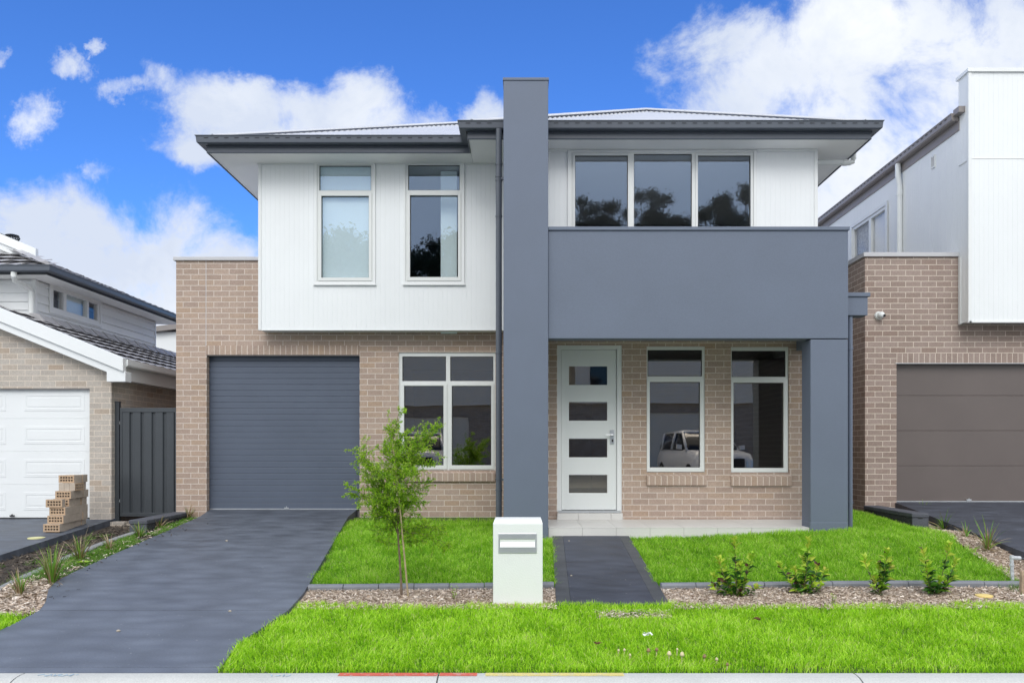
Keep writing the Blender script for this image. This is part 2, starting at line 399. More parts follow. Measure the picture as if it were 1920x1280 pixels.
M = {}
M['brick'] = brick_mat('tan_brick', (0.365, 0.278, 0.230), (0.425, 0.328, 0.270), (0.41, 0.30, 0.222), (0.64, 0.565, 0.50), u0=0.03, z0=0.0)
M['soldier'] = brick_mat('tan_brick_on_end', (0.365, 0.278, 0.230), (0.425, 0.328, 0.270), (0.41, 0.30, 0.222), (0.66, 0.58, 0.50), soldier=True, z0=10)
M['brick_grey'] = brick_mat('grey_beige_brick', (0.41, 0.37, 0.33), (0.475, 0.435, 0.39), (0.40, 0.315, 0.24), (0.66, 0.58, 0.49), u0=0.1, z0=0.03, odd=0.06)
M['brick_brown'] = brick_mat('brown_brick', (0.29, 0.222, 0.19), (0.355, 0.28, 0.245), (0.28, 0.205, 0.17), (0.66, 0.57, 0.48), u0=0.02, z0=0.02)
M['soldier_brown'] = brick_mat('brown_brick_on_end', (0.29, 0.222, 0.19), (0.355, 0.28, 0.245), (0.28, 0.205, 0.17), (0.66, 0.57, 0.48), soldier=True, z0=10)
M['white'] = plain('white_paint', (0.765, 0.785, 0.79), 0.55, 0.02, 1.2, bscale=60, bstr=0.04)
M['trim'] = plain('white_trim_paint', (0.74, 0.755, 0.75), 0.45, 0.02, 2.0)
M['alu'] = plain('pearl_white_aluminium', (0.70, 0.715, 0.70), 0.35, 0.02, 3.0)
M['soffit'] = plain('soffit_paint', (0.86, 0.86, 0.85), 0.6, 0.02, 1.0)
M['render'] = plain('grey_render', (0.122, 0.148, 0.202), 0.62, 0.04, 1.7, bscale=170, bstr=0.22, bdist=0.003, fine=0.06)
M['charcoal'] = plain('slate_grey_metal', (0.085, 0.098, 0.122), 0.38, 0.05, 2.0)
M['slot'] = plain('gutter_slot_black', (0.02, 0.02, 0.025), 0.7, 0.05)
M['roofmetal'] = plain('pale_roof_metal', (0.60, 0.61, 0.63), 0.38, 0.05, 1.0)
M['coping'] = plain('pale_grey_capping', (0.50, 0.50, 0.515), 0.4, 0.04, 2.0)
M['garage'] = plain('dark_blue_grey_slats', (0.082, 0.101, 0.142), 0.42, 0.06, 1.5, bscale=40, bstr=0.05)
M['door'] = plain('white_door_paint', (0.72, 0.745, 0.735), 0.35, 0.015, 2.0)
M['steel'] = plain('brushed_steel', (0.62, 0.64, 0.66), 0.32, 0.05, 8.0, metal=0.8)
M['dark'] = plain('black_rubber', (0.018, 0.018, 0.02), 0.7, 0.1)
M['glass'] = glass_mat('window_glass', 0.058, tint=(0.95, 0.96, 0.96), wav=0.0, gcol=(0.54, 0.70, 0.98))
M['glass_low'] = glass_mat('ground_floor_glass', 0.25, tint=(0.62, 0.63, 0.62), wav=0.02, gcol=(1.0, 0.88, 0.74))
M['glass_side'] = glass_mat('side_window_glass', 0.0, tint=(0.97, 0.97, 0.97), gcol=(0.8, 0.8, 0.8))
M['blind'] = plain('pale_roller_blind', (0.74, 0.85, 0.86), 0.8, 0.03, 1.0)
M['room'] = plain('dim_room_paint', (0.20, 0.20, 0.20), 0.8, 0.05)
M['tile'] = plain('pale_porch_tile', (0.62, 0.61, 0.585), 0.42, 0.05, 1.6, bscale=50, bstr=0.03, fine=0.03)
M['grout'] = plain('tile_grout', (0.26, 0.25, 0.24), 0.9, 0.05)
M['drive'] = slab_mat('charcoal_concrete', (0.054, 0.063, 0.083), (0.110, 0.128, 0.162), 0.60, street_end=(0.142, 0.163, 0.204))
M['path'] = slab_mat('dark_path_concrete', (0.032, 0.037, 0.053), (0.064, 0.073, 0.098), 0.60)
M['border'] = slab_mat('path_border_concrete', (0.055, 0.06, 0.068), (0.075, 0.08, 0.09), 0.6)
M['kerb'] = plain('pale_kerb_concrete', (0.52, 0.525, 0.50), 0.8, 0.07, 2.5, bscale=120, bstr=0.15, bdist=0.003, fine=0.10)
def worn_paint(name, col, under):
    m, nt, b = new_mat(name); p = pos(nt)
    n = noise_node(nt, p, 22, 6, 0.68); n2 = noise_node(nt, p, 120, 2, 0.6)
    c = mixc(nt, ramp(nt, n.outputs[0], [(0.52, (0.08,) * 3), (0.68, (0.8,) * 3)]), col, under)
    c = mixc(nt, 1.0, c, ramp(nt, n2.outputs[0], [(0.3, (0.82,) * 3), (0.7, (1.15,) * 3)]), 'MULTIPLY')
    nt.links.new(c, b.inputs['Base Color']); b.inputs['Roughness'].default_value = 0.7
    return m
M['red'] = worn_paint('red_kerb_paint', (0.64, 0.10, 0.06), (0.5, 0.48, 0.45))
M['yellow'] = worn_paint('yellow_kerb_paint', (0.72, 0.60, 0.20), (0.54, 0.53, 0.48))
M['chalk'] = plain('pale_blue_chalk', (0.40, 0.52, 0.62), 0.9, 0.2, 12.0)
M['road_bounce'] = plain('pale_bounce_road', (0.46, 0.46, 0.45), 0.85, 0.2, 4.0, bscale=150, bstr=0.3, fine=0.25)  # unseen road, made pale to bounce light up into soffits and porch
M['dirt'] = plain('garden_soil', (0.060, 0.048, 0.038), 0.95, 0.45, 7.0, bscale=28, bstr=0.8, bdist=0.03, fine=0.35)
M['turf'] = plain('turf_soil', (0.075, 0.125, 0.022), 0.95, 0.4, 9.0, bscale=40, bstr=0.6, bdist=0.02, fine=0.3)
M['mulch'] = plain('mulch_base', (0.42, 0.33, 0.25), 0.95, 0.35, 14.0, bscale=45, bstr=0.8, bdist=0.02, fine=0.4)
M['edging'] = plain('grey_edging_concrete', (0.19, 0.20, 0.225), 0.7, 0.10, 5.0, bscale=60, bstr=0.15, fine=0.1)
M['edging_old'] = plain('weathered_edging_concrete', (0.24, 0.245, 0.25), 0.85, 0.15, 6.0, bscale=60, bstr=0.3, fine=0.15)
M['block'] = plain('charcoal_block', (0.075, 0.080, 0.098), 0.75, 0.14, 8.0, bscale=60, bstr=0.4, bdist=0.006, fine=0.15)
M['block_split'] = plain('split_face_block', (0.045, 0.047, 0.055), 0.85, 0.35, 18.0, bscale=30, bstr=1.0, bdist=0.03, fine=0.3)
M['fence'] = plain('gunmetal_fence_steel', (0.045, 0.052, 0.060), 0.42, 0.06, 2.0)
M['mail'] = plain('white_letterbox_render', (0.76, 0.78, 0.775), 0.7, 0.025, 2.0, bscale=75, bstr=0.35, bdist=0.006)
M['tiles'] = plain('grey_roof_tile', (0.37, 0.365, 0.375), 0.6, 0.18, 6.0, bscale=60, bstr=0.2, fine=0.1)
M['brownmetal'] = plain('brown_grey_metal', (0.25, 0.225, 0.215), 0.4, 0.05, 2.0)
M['browndoor'] = plain('brown_door_steel', (0.128, 0.105, 0.097), 0.42, 0.07, 1.2, bscale=8, bstr=0.05)
M['pvc'] = plain('white_pvc', (0.72, 0.74, 0.73), 0.35, 0.02)
M['loose'] = plain('loose_tan_brick', (0.44, 0.375, 0.31), 0.9, 0.10, 12.0, bscale=60, bstr=0.25, fine=0.14)
M['loose_face'] = plain('loose_brick_core_face', (0.46, 0.325, 0.215), 0.9, 0.14, 14.0, bscale=60, bstr=0.25, fine=0.14)
M['timber'] = plain('weathered_timber', (0.36, 0.27, 0.19), 0.8, 0.3, 16.0, bscale=60, bstr=0.2)
M['bamboo'] = plain('bamboo_cane', (0.42, 0.33, 0.20), 0.6, 0.25, 9.0)
M['bark'] = plain('thin_bark', (0.17, 0.12, 0.085), 0.9, 0.3, 30.0, bscale=80, bstr=0.4)
M['stem'] = plain('green_brown_stem', (0.12, 0.10, 0.05), 0.8, 0.3, 30.0)
M['galv'] = plain('grey_pipe_paint', (0.48, 0.50, 0.53), 0.5, 0.35, 40.0)
M['cap'] = plain('pale_yellow_plastic', (0.62, 0.60, 0.30), 0.5, 0.06)
M['cap2'] = plain('orange_yellow_plastic', (0.78, 0.60, 0.22), 0.5, 0.06)
M['leafbrown'] = plain('dry_leaf', (0.14, 0.07, 0.03), 0.8, 0.4, 30.0)
M['mush'] = plain('mushroom_cream', (0.62, 0.54, 0.33), 0.7, 0.2, 30.0)
M['mushb'] = plain('mushroom_brown', (0.26, 0.18, 0.085), 0.7, 0.2, 30.0)
M['paper'] = plain('white_scrap', (0.74, 0.77, 0.74), 0.6, 0.03)
M['pebble'] = plain('pale_pebble', (0.42, 0.37, 0.30), 0.9, 0.2, 30.0)
M['carpaint'] = plain('white_car_paint', (0.74, 0.75, 0.76), 0.2, 0.01)
M['carglass'] = plain('dark_car_glass', (0.02, 0.022, 0.025), 0.05, 0.02)
M['opp_ground'] = plain('pale_bounce_ground', (0.36, 0.37, 0.33), 0.9, 0.1)  # ground across the street, paled to bounce more light at the house fronts
M['opp_white'] = plain('cream_paint', (0.80, 0.73, 0.62), 0.5, 0.03)
M['opp_brick'] = brick_mat('opposite_brick', (0.36, 0.29, 0.23), (0.44, 0.36, 0.29), (0.36, 0.27, 0.20), (0.25, 0.24, 0.23), odd=0.05)
M['curtain'] = plain('patterned_curtain', (0.30, 0.33, 0.37), 0.8, 0.45, 22.0)
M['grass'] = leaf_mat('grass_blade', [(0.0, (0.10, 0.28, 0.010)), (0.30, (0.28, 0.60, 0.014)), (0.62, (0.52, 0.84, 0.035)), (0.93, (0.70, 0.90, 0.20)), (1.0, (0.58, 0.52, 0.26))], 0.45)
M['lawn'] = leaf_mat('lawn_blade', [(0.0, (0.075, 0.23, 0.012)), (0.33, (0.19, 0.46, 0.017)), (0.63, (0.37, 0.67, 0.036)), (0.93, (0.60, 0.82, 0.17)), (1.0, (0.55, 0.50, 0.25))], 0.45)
M['grass_dull'] = leaf_mat('rough_grass_blade', [(0.0, (0.05, 0.14, 0.014)), (0.5, (0.12, 0.28, 0.025)), (0.85, (0.20, 0.36, 0.05)), (1.0, (0.36, 0.30, 0.16))], 0.35)
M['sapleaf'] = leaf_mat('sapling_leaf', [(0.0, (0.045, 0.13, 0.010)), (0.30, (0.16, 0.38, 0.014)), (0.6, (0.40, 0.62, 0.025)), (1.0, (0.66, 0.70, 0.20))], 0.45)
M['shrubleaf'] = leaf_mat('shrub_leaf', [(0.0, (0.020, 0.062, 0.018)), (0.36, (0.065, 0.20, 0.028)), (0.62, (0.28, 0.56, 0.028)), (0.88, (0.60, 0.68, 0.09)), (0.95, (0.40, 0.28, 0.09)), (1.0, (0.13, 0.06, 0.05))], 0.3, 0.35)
M['strap'] = leaf_mat('strap_leaf', [(0.0, (0.05, 0.13, 0.018)), (0.45, (0.14, 0.30, 0.03)), (0.7, (0.28, 0.42, 0.06)), (0.82, (0.24, 0.14, 0.07)), (1.0, (0.50, 0.40, 0.27))], 0.3)
M['chips'] = leaf_mat('mulch_chip', [(0.0, (0.12, 0.08, 0.052)), (0.30, (0.40, 0.30, 0.22)), (0.7, (0.66, 0.55, 0.45)), (1.0, (0.82, 0.75, 0.67))], 0.0, 0.9)
M['soilbits'] = leaf_mat('soil_litter', [(0.0, (0.02, 0.016, 0.013)), (0.6, (0.09, 0.07, 0.055)), (1.0, (0.34, 0.28, 0.22))], 0.0, 0.95)
M['gum'] = leaf_mat('gum_leaf', [(0.0, (0.012, 0.022, 0.010)), (0.6, (0.035, 0.058, 0.022)), (1.0, (0.075, 0.10, 0.035))], 0.15)

# ---------------------------------------------------------------- terrain
def lerp_table(t, y):
    if y <= t[0][0]: return t[0][1]
    for (a, va), (b, vb) in zip(t[:-1], t[1:]):
        if y <= b: return va + (vb - va) * (y - a) / (b - a)
    return t[-1][1]
def sstep(a, b, x):
    t = min(1, max(0, (x - a) / (b - a))); return t * t * (3 - 2 * t)
KERB = 5.36
TT = [(5.36, .15), (7.2, .255), (7.77, .30), (10.25, .505), (12.5, .61), (30, .62)]
def DRV(y): return .15 + .077 * (y - 5.35)
def DLEFT(y): return .565 - .06 * (12.5 - y)
def DRIGHT(y): return .823 - .08 * (12.5 - y) if y > 7 else .383 - .14 * (7 - y)
def T(x, y):
    z = lerp_table(TT, y)
    z += .10 * sstep(1.4, 4.4, x) * sstep(7.9, 9.9, y)
    z += .02 * sstep(4.0, 4.6, x) * sstep(10.2, 11.5, y) - .07 * sstep(4.9, 5.3, x) * sstep(10.0, 10.8, y)
    if x < -4.2 and y > 7:
        k = sstep(-4.9, -6.2, x) * sstep(7.0, 8.2, y)
        z = z * (1 - k) + (DLEFT(min(y, 12.5)) - .06) * k
    return z
DR_L = [(5.36, -4.30), (6.3, -4.13), (6.85, -4.16), (7.1, -4.25), (7.6, -4.52), (8.0, -4.66), (9, -4.72), (11.9, -4.83), (12.66, -4.96)]
DR_R = [(5.36, -2.06), (5.95, -2.14), (6.88, -2.03), (7.48, -2.06), (11.9, -2.62), (12.66, -2.64)]
def drL(y): return lerp_table(DR_L, y)
def drR(y): return lerp_table(DR_R, y)
PT = [(7.16, .262), (10.26, .547)]
def PATHZ(y): return lerp_table(PT, y)
def pathL(y): return .285 + .075 * (y - 7.16) / 3.1
def pathR(y): return 1.305 + .035 * (y - 7.16) / 3.1

def terrain():
    mb = MB()
    xs = [-300, -60, -20, -12, -9] + [-8 + .25 * i for i in range(65)] + [9, 12, 20, 60, 300]
    ys = [5.36] + [5.6 + .2 * i for i in range(36)] + [13.5, 16, 30, 80, 250, 900]
    for i in range(len(xs) - 1):
        for j in range(len(ys) - 1):
            a, b, c, d = xs[i], xs[i + 1], ys[j], ys[j + 1]
            mb.quad((a, c, T(a, c) - .03), (b, c, T(b, c) - .03), (b, d, T(b, d) - .03), (a, d, T(a, d) - .03))
    return tag(mb.build('ground', M['dirt'], smooth=True), kind='structure')
terrain()
def patch(name, mat, xl, xr, y0, y1, dz, n=16, nx=10):
    """ground cover laid just above the terrain between two boundary functions of y"""
    mb = MB()
    for j in range(n):
        ya = y0 + (y1 - y0) * j / n; yb = y0 + (y1 - y0) * (j + 1) / n
        for i in range(nx):
            def P(y, k):
                x = xl(y) + (xr(y) - xl(y)) * k / nx; return (x, y, T(x, y) + dz)
            mb.quad(P(ya, i), P(ya, i + 1), P(yb, i + 1), P(yb, i))
    return tag(mb.build(name, mat, smooth=True), kind='structure')
def cst(v): return lambda y: v
def rbed(y): return lerp_table([(7.8, 4.92), (9.0, 5.08), (10.8, 5.42), (11.2, 5.5)], y)      # lawn edge beside the right mulch strip
def rdrv(y): return lerp_table([(5.36, 5.2), (7.5, 5.40), (8.76, 5.48), (12.4, 5.80)], y)
patch('verge_ground', M['turf'], lambda y: drR(y), cst(9), 5.36, 7.2, -.012)
patch('verge_ground', M['turf'], cst(-9), lambda y: drL(y), 5.36, 6.9, -.012)
patch('lawn_ground', M['turf'], lambda y: drR(y), lambda y: pathL(y), 7.78, 12.5, -.012)
patch('lawn_ground', M['turf'], lambda y: pathR(y), rbed, 7.78, 11.4, -.012)
patch('mulch_bed', M['mulch'], lambda y: drR(y), lambda y: pathL(y), 7.1, 7.8, .004)
patch('mulch_bed', M['mulch'], lambda y: pathR(y), cst(6.2), 7.1, 7.8, .004)
patch('mulch_strip', M['mulch'], rbed, rdrv, 7.8, 12.3, .004)
patch('mulch_strip', M['mulch'], cst(-5.1), lambda y: drL(y) + .02, 6.9, 8.0, .004)
patch('garden_soil', M['dirt'], cst(-5.1), lambda y: drL(y) + .02, 8.0, 12.3, .004)

# road and kerb
mb = MB(); mb.box(-80, 80, -.3, 4.93, -.2, 0.0); tag(mb.build('road', M['road_bounce']), kind='structure')
mb = MB()
prof = [(-.0, .02), (0.45, .0), (.46, .02), (.62, .115), (.66, .135), (.70, .146), (.74, .15), (.795, .151), (.795, -.1), (0, -.1)]
for a, b in ((-30, -6.6), (-6.59, -5.1), (-5.09, -3.35), (-3.34, -.575), (-.565, 2.2), (2.21, 5.0), (5.01, 30)):
    pts = [(a, 4.56 + q, z) for q, z in prof]; mb.prism(pts, (b - a, 0, 0))
tag(mb.build('kerb', M['kerb']), kind='structure')
def stripe(name, a, b, y0, y1, mat):
    m2 = MB(); m2.box(a, b, y0, y1, .1515, .1545); return tag(m2.build(name, mat), kind='structure')
stripe('red_kerb_marking', X(634, 5.30), -.577, 5.290, 5.352, M['red']); stripe('red_kerb_marking', -.562, X(894, 5.3), 5.290, 5.352, M['red'])
stripe('yellow_kerb_marking', X(910, 5.3), X(1170, 5.3), 5.290, 5.352, M['yellow'])
def scrawl(cx, seed):
    rd = random.Random(seed); m2 = MB()
    for k in range(4):
        x = cx + k * .035; p = [(x + rd.uniform(-.01, .03), 5.27 + rd.uniform(0, .06), .1535) for _ in range(4)]
        for a, b in zip(p[:-1], p[1:]): m2.tube([a, b], .0022, 4)
    tag(m2.build('chalk_marking', M['chalk']), kind='structure')
scrawl(X(508, 5.3), 3); scrawl(X(70, 5.28), 5); scrawl(X(110, 5.28), 8)

# driveways and path: slabs with a saw-cut joint
def slab_strip(name, mat, L, Rr, zf, y0, y1, n, parts=None, thick=.14):
    mb = MB()
    for j in range(n):
        ya = y0 + (y1 - y0) * j / n; yb = y0 + (y1 - y0) * (j + 1) / n
        a, b, c, d = (L(ya), ya, zf(ya)), (Rr(ya), ya, zf(ya)), (Rr(yb), yb, zf(yb)), (L(yb), yb, zf(yb))
        mb.quad(a, b, c, d)
        lo = lambda p: (p[0], p[1], p[2] - thick)
        mb.quad(lo(a), a, d, lo(d)); mb.quad(b, lo(b), lo(c), c)
        if j == 0: mb.quad(lo(a), lo(b), b, a)
        if j == n - 1: mb.quad(d, c, lo(c), lo(d))
    return mb
def drv_z(y): return DRV(y)
a = slab_strip('driveway', None, drL, drR, drv_z, 5.475, 6.874, 14)
a0 = slab_strip('driveway', None, drL, drR, drv_z, 5.362, 5.469, 2)
n0 = len(a.v); a.v += a0.v; a.f += [tuple(i + n0 for i in f) for f in a0.f]; a.mi += a0.mi
b_ = slab_strip('driveway', None, drL, drR, drv_z, 6.882, 12.66, 40)
n0 = len(a.v); a.v += b_.v; a.f += [tuple(i + n0 for i in f) for f in b_.f]; a.mi += b_.mi
tag(a.build('driveway', M['drive']), kind='structure')
tag(slab_strip('driveway', None, cst(-11.8), lambda y: -6.27 - .055 * (y - 9.57) if y > 9 else -6.24, DLEFT, 5.9, 12.62, 14).build('driveway', M['drive']), kind='structure')
tag(slab_strip('driveway', None, rdrv, cst(11.0), DRIGHT, 5.6, 12.62, 20).build('driveway', M['path']), kind='structure')
p1 = slab_strip('path', None, lambda y: pathL(y) + .135, lambda y: pathR(y) - .125, lambda y: PATHZ(y) + .001, 7.16, 10.25, 12)
p1.m = 1
for (L_, R_) in ((lambda y: pathL(y), lambda y: pathL(y) + .133), (lambda y: pathR(y) - .123, lambda y: pathR(y))):
    q = slab_strip('path', None, L_, R_, PATHZ, 7.16, 10.25, 12)
    n0 = len(p1.v); p1.v += q.v; p1.f += [tuple(i + n0 for i in f) for f in q.f]; p1.mi += [1] * len(q.f)
tag(p1.build('path', [M['path'], M['border']]), kind='structure')

# ---------------------------------------------------------------- main house
house = empty('two_storey_house', (0.0, 12.5, 0.6),
    'white and tan brick two-storey house with tall dark grey pier and dark roller garage door', 'house')
GY, PY, UL, UR, BY = 12.5, 11.5, 12.2, 11.62, 10.25      # garage wall, porch wall, upper left wall, upper right wall, beam face
CEIL = 6.006
# openings
gar = (-4.965, -2.572, 0.4, Z(665, GY))
lw = (X(747.5, GY), X(929, GY), Z(881, GY), Z(660.5, GY))
win1 = (X(595, UL), X(699, UL), Z(528.5, UL), Z(309, UL)); win2 = (X(761, UL), X(865.5, UL), Z(528.5, UL), Z(308, UL))
win3 = (X(1070, UR), X(1412.5, UR), 4.05, Z(286, UR))
wA = (X(1212.5, PY), X(1322, PY), Z(885, PY), Z(649, PY)); wB = (X(1370.5, PY), X(1479, PY), Z(885.5, PY), Z(650, PY))
dr = (X(1044.5, PY), X(1166, PY), Z(960, PY), Z(647, PY))

mb = MB()
mb.slab(front, (-5.44, 0.0), (.3, 4.64), GY, GY + .11, [gar, lw, (-4.0, 0.0, 3.6, 5.0)])
mb.slab(side_left, (GY + .11, 22), (.3, 4.64), -5.44, -5.33)
# returns of the garage opening and a second parapet leaf
mb.box(-5.33, -3.8, 12.75, 12.86, 3.7, 4.60)
mb.slab(front, (.02, 4.24), (.3, 3.62), PY, PY + .11, [wA, wB, dr])
mb.slab(side_left, (PY + .11, 12.5), (.3, 3.6), .02, .13)
mb.slab(side_right, (PY + .11, 22), (.3, 3.6), -4.24, -4.13)
mb.build('brick_wall', M['brick'], house)
# soldier course over the garage and bricks on edge below the windows
mb = MB(); mb.box(X(386, GY), X(674.5, GY), GY - .003, GY + .05, Z(665, GY), Z(647.5, GY)); mb.build('soldier_course', M['soldier'], house)
mb = MB(); mb.box(X(386.3, GY) - .004, X(386.3, GY) + .004, GY - .0025, GY + .02, Z(665, GY), 4.62); mb.build('control_joint', M['coping'], house)
mb = MB(); mb.box(gar[0] - .02, gar[1] + .02, GY + .005, GY + .10, gar[3] - .012, gar[3] - .002); mb.build('lintel', M['brownmetal'], house)
mb = MB(); mb.box(-5.475, -4.03, GY - .035, GY + .40, 4.60, 4.655); mb.box(-5.475, -5.28, GY + .40, 21.9, 4.60, 4.655); mb.build('wall_capping', M['coping'], house, bevel=.004)

# upper white walls: grooved boards over a backing
mb = MB()
arch1 = (win1[0] - .035, win1[1] + .035); 
h12 = [win1, win2]
zb = Z(618.5, UL)
mb.vgroove(front, (-4.05, .02), (zb, CEIL), UL, h12)
mb.slab(front, (-4.045, .02), (zb + .004, CEIL - .002), UL + .009, UL + .12, h12)
mb.slab(side_left, (UL + .02, 21.8), (zb + .01, CEIL - .003), -4.05, -3.95)
mb.box(-4.03, .02, UL + .125, GY - .004, zb + .006, zb + .03)                       # underside of the overhang
mb.vgroove(front, (.02, 4.235), (3.63, CEIL), UR, [win3])
mb.slab(front, (.022, 4.235), (3.632, CEIL - .002), UR + .009, UR + .12, [win3])
mb.slab(side_right, (UR + .02, 21.8), (3.64, CEIL - .003), -4.24, -4.14)
mb.build('cladding_wall', M['white'], house)
mb = MB()
mb.box(X(484, UL - .01), X(490, UL), UL - .012, UL + .03, zb - .004, CEIL - .001)
mb.box(-4.05, .02, UL - .008, UL + .02, zb - .008, zb + .004)
mb.box(X(1526.5, UR), X(1533, UR), UR - .012, UR + .04, 3.7, CEIL - .001)
for (a, b) in ((-4.07, win1[0] - .05), (win1[1] + .05, win2[0] - .05), (win2[1] + .05, .0)): mb.box(a, b, UL - .022, UL + .005, Z(309, UL), CEIL - .001)
for (a, b) in ((.3, win3[0] - .05), (win3[1] + .05, X(1530, UR))): mb.box(a, b, UR - .022, UR + .005, Z(285, UR), CEIL - .001)
split_build(mb, 'wall_trim', M['trim'], house)

# rooms behind the glass
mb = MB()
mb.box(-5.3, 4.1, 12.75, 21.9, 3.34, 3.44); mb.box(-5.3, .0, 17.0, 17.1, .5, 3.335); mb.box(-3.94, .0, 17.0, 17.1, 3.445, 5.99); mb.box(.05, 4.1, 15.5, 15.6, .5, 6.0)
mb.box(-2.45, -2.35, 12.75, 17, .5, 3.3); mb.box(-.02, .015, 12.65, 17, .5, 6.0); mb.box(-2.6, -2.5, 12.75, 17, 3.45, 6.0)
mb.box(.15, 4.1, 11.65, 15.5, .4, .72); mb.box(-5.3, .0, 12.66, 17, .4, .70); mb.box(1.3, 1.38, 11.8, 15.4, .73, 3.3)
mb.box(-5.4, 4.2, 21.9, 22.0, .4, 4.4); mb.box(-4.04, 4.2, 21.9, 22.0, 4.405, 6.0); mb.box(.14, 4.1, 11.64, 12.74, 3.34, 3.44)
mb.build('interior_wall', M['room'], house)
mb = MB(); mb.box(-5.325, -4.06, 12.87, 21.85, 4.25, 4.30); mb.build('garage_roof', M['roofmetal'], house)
mb = MB(); mb.box(-1.30, -1.05, 12.45, 13.6, 3.46, 5.98); mb.build('curtain', M['blind'], house)

# windows
def window(name_parent, Y, o, panes, sashes, glass, depth=.07, arch=None, proud=0.0, sill=None, blind=None, mat='alu'):
    """o: opening; panes: glass rects; sashes: raised frames round a pane"""
    mb = MB(); y0 = Y + .02 - proud
    mb.slab(front, (o[0], o[1]), (o[2], o[3]), y0, y0 + depth, panes)
    for s, g in sashes: mb.slab(front, (s[0], s[1]), (s[2], s[3]), y0 - .014, y0 - .001, [g])
    w = mb.build('window', M[mat], name_parent, bevel=.003)
    for g in panes:
        p = MB(); p.box(g[0] - .004, g[1] + .004, y0 + .030, y0 + .036, g[2] - .004, g[3] + .004); p.build('pane', M[glass], w)
        gk = MB(); gk.slab(front, (g[0] - .001, g[1] + .001), (g[2] - .001, g[3] + .001), y0 + .018, y0 + .029, [(g[0] + .007, g[1] - .007, g[2] + .007, g[3] - .007)]); gk.build('gasket', M['dark'], w)
    if arch:
        a = MB(); L_, R_, B_, T_ = arch; a.slab(front, (o[0] - L_, o[1] + R_), (o[2] - B_, o[3] + T_), Y - .024, Y + .018, [o])
        a.box(o[0] - L_ - .012, o[1] + R_ + .012, Y - .034, Y - .002, o[2] - B_ - .010, o[2] - B_ + .014); a.build('architrave', M['trim'], w, bevel=.003)
    if blind: 
        bl = MB(); bl.box(o[0] + .02, o[1] - .02, Y + .066, Y + .069, blind, o[3] - .01); bl.build('blind', M['blind'], w)
    return w
def pr(l, t, r, b, Y): return (X(l, Y), X(r, Y), Z(b, Y), Z(t, Y))
w = window(house, UL, win1, [pr(599, 311, 696, 357.5, UL), pr(603, 368, 692, 521, UL)], [(pr(597.5, 363, 697.5, 527, UL), pr(603, 368, 692, 521, UL))], 'glass', arch=(.042, .042, .045, .02), proud=.03, blind=win1[2])
w['label'] = 'window with a pale blind drawn down behind the glass'
w = window(house, UL, win2, [pr(765.5, 310, 862, 357, UL), pr(769, 367, 859, 520, UL)], [(pr(763, 362, 864.5, 527, UL), pr(769, 367, 859, 520, UL))], 'glass', arch=(.034, .045, .045, .02), proud=.03)
w3p = [(X(l, UR), X(r, UR), 4.15, Z(t, UR)) for l, r, t in ((1078, 1177, 292), (1188.5, 1297, 289), (1308, 1407, 292))]
window(house, UR, win3, w3p, [((p[0] - .03, p[1] + .03, p[2] - .03, p[3] + .025), p) for p in (w3p[0], w3p[2])], 'glass', arch=(.045, .045, .03, .02), proud=.03)
lwp = [pr(754, 668, 836, 714, GY), pr(844, 668, 925, 714, GY), pr(757.5, 723, 831.5, 872, GY), pr(847, 723, 921, 872, GY)]
w = window(house, GY, lw, lwp, [(pr(751, 719, 838, 879.5, GY), lwp[2]), (pr(842, 719, 926, 879.5, GY), lwp[3])], 'glass_low')
def sill(w, a, b, ztop, Y):
    s = MB(); h = .165
    s.prism([(a, Y - .045, ztop - .022), (a, Y + .04, ztop + .012), (a, Y + .04, ztop - h), (a, Y - .045, ztop - h + .012)], (b - a, 0, 0)); s.build('sill', M['soldier'], w, bevel=.004)
sill(w, X(742, GY), X(928, GY), Z(883.5, GY), GY)
w = window(house, PY, wA, [pr(1214.5, 655.5, 1317, 705, PY), pr(1218.5, 715.5, 1313, 876, PY)], [(pr(1213, 708, 1320, 884, PY), pr(1218.5, 715.5, 1313, 876, PY))], 'glass_low'); sill(w, X(1212, PY), X(1324, PY), Z(889, PY), PY)
w = window(house, PY, wB, [pr(1372.5, 657, 1474, 706, PY), pr(1375.5, 717, 1470, 877, PY)], [(pr(1371, 709, 1477.5, 885, PY), pr(1375.5, 717, 1470, 877, PY))], 'glass_low'); sill(w, X(1370, PY), X(1483, PY), Z(890, PY), PY)

# front door
d0 = MB(); lf = (X(1053.5, PY), X(1156.5, PY), Z(955.5, PY), Z(655, PY))
d0.slab(front, (dr[0], dr[1]), (dr[2], dr[3]), PY + .01, PY + .10, [(lf[0] - .004, lf[1] + .004, lf[2] - .03, lf[3] + .004)]); d0.build('door_frame', M['trim'], house, bevel=.004)
d1 = MB(); dp = [pr(1067, 686, 1139, 721, PY), pr(1067, 753, 1139, 788, PY), pr(1067, 822, 1139, 857, PY), pr(1067, 890, 1139, 924, PY)]
d1.slab(front, (lf[0], lf[1]), (lf[2], lf[3]), PY + .035, PY + .075, dp); door = d1.build('door', M['door'], house, bevel=.003)
for g in dp:
    p = MB(); p.box(g[0] - .003, g[1] + .003, PY + .05, PY + .056, g[2] - .003, g[3] + .003); p.build('pane', M['glass_low'], door)
hd = MB(); hd.box(X(1144.3, PY), X(1152.3, PY), PY + .021, PY + .034, Z(832, PY), Z(805, PY))
hd.tube([(X(1148.5, PY), PY + .025, Z(815, PY)), (X(1148.5, PY), PY - .025, Z(815, PY))], .011, 12)
hd.tube([(X(1150, PY), PY - .025, Z(815, PY)), (X(1134.5, PY), PY - .025, Z(815, PY))], [.010, .007], 12)
hd.tube([(X(1148.5, PY), PY + .022, Z(825, PY)), (X(1148.5, PY), PY + .012, Z(825, PY))], .012, 14); hd.build('handle', M['steel'], door, bevel=.002)
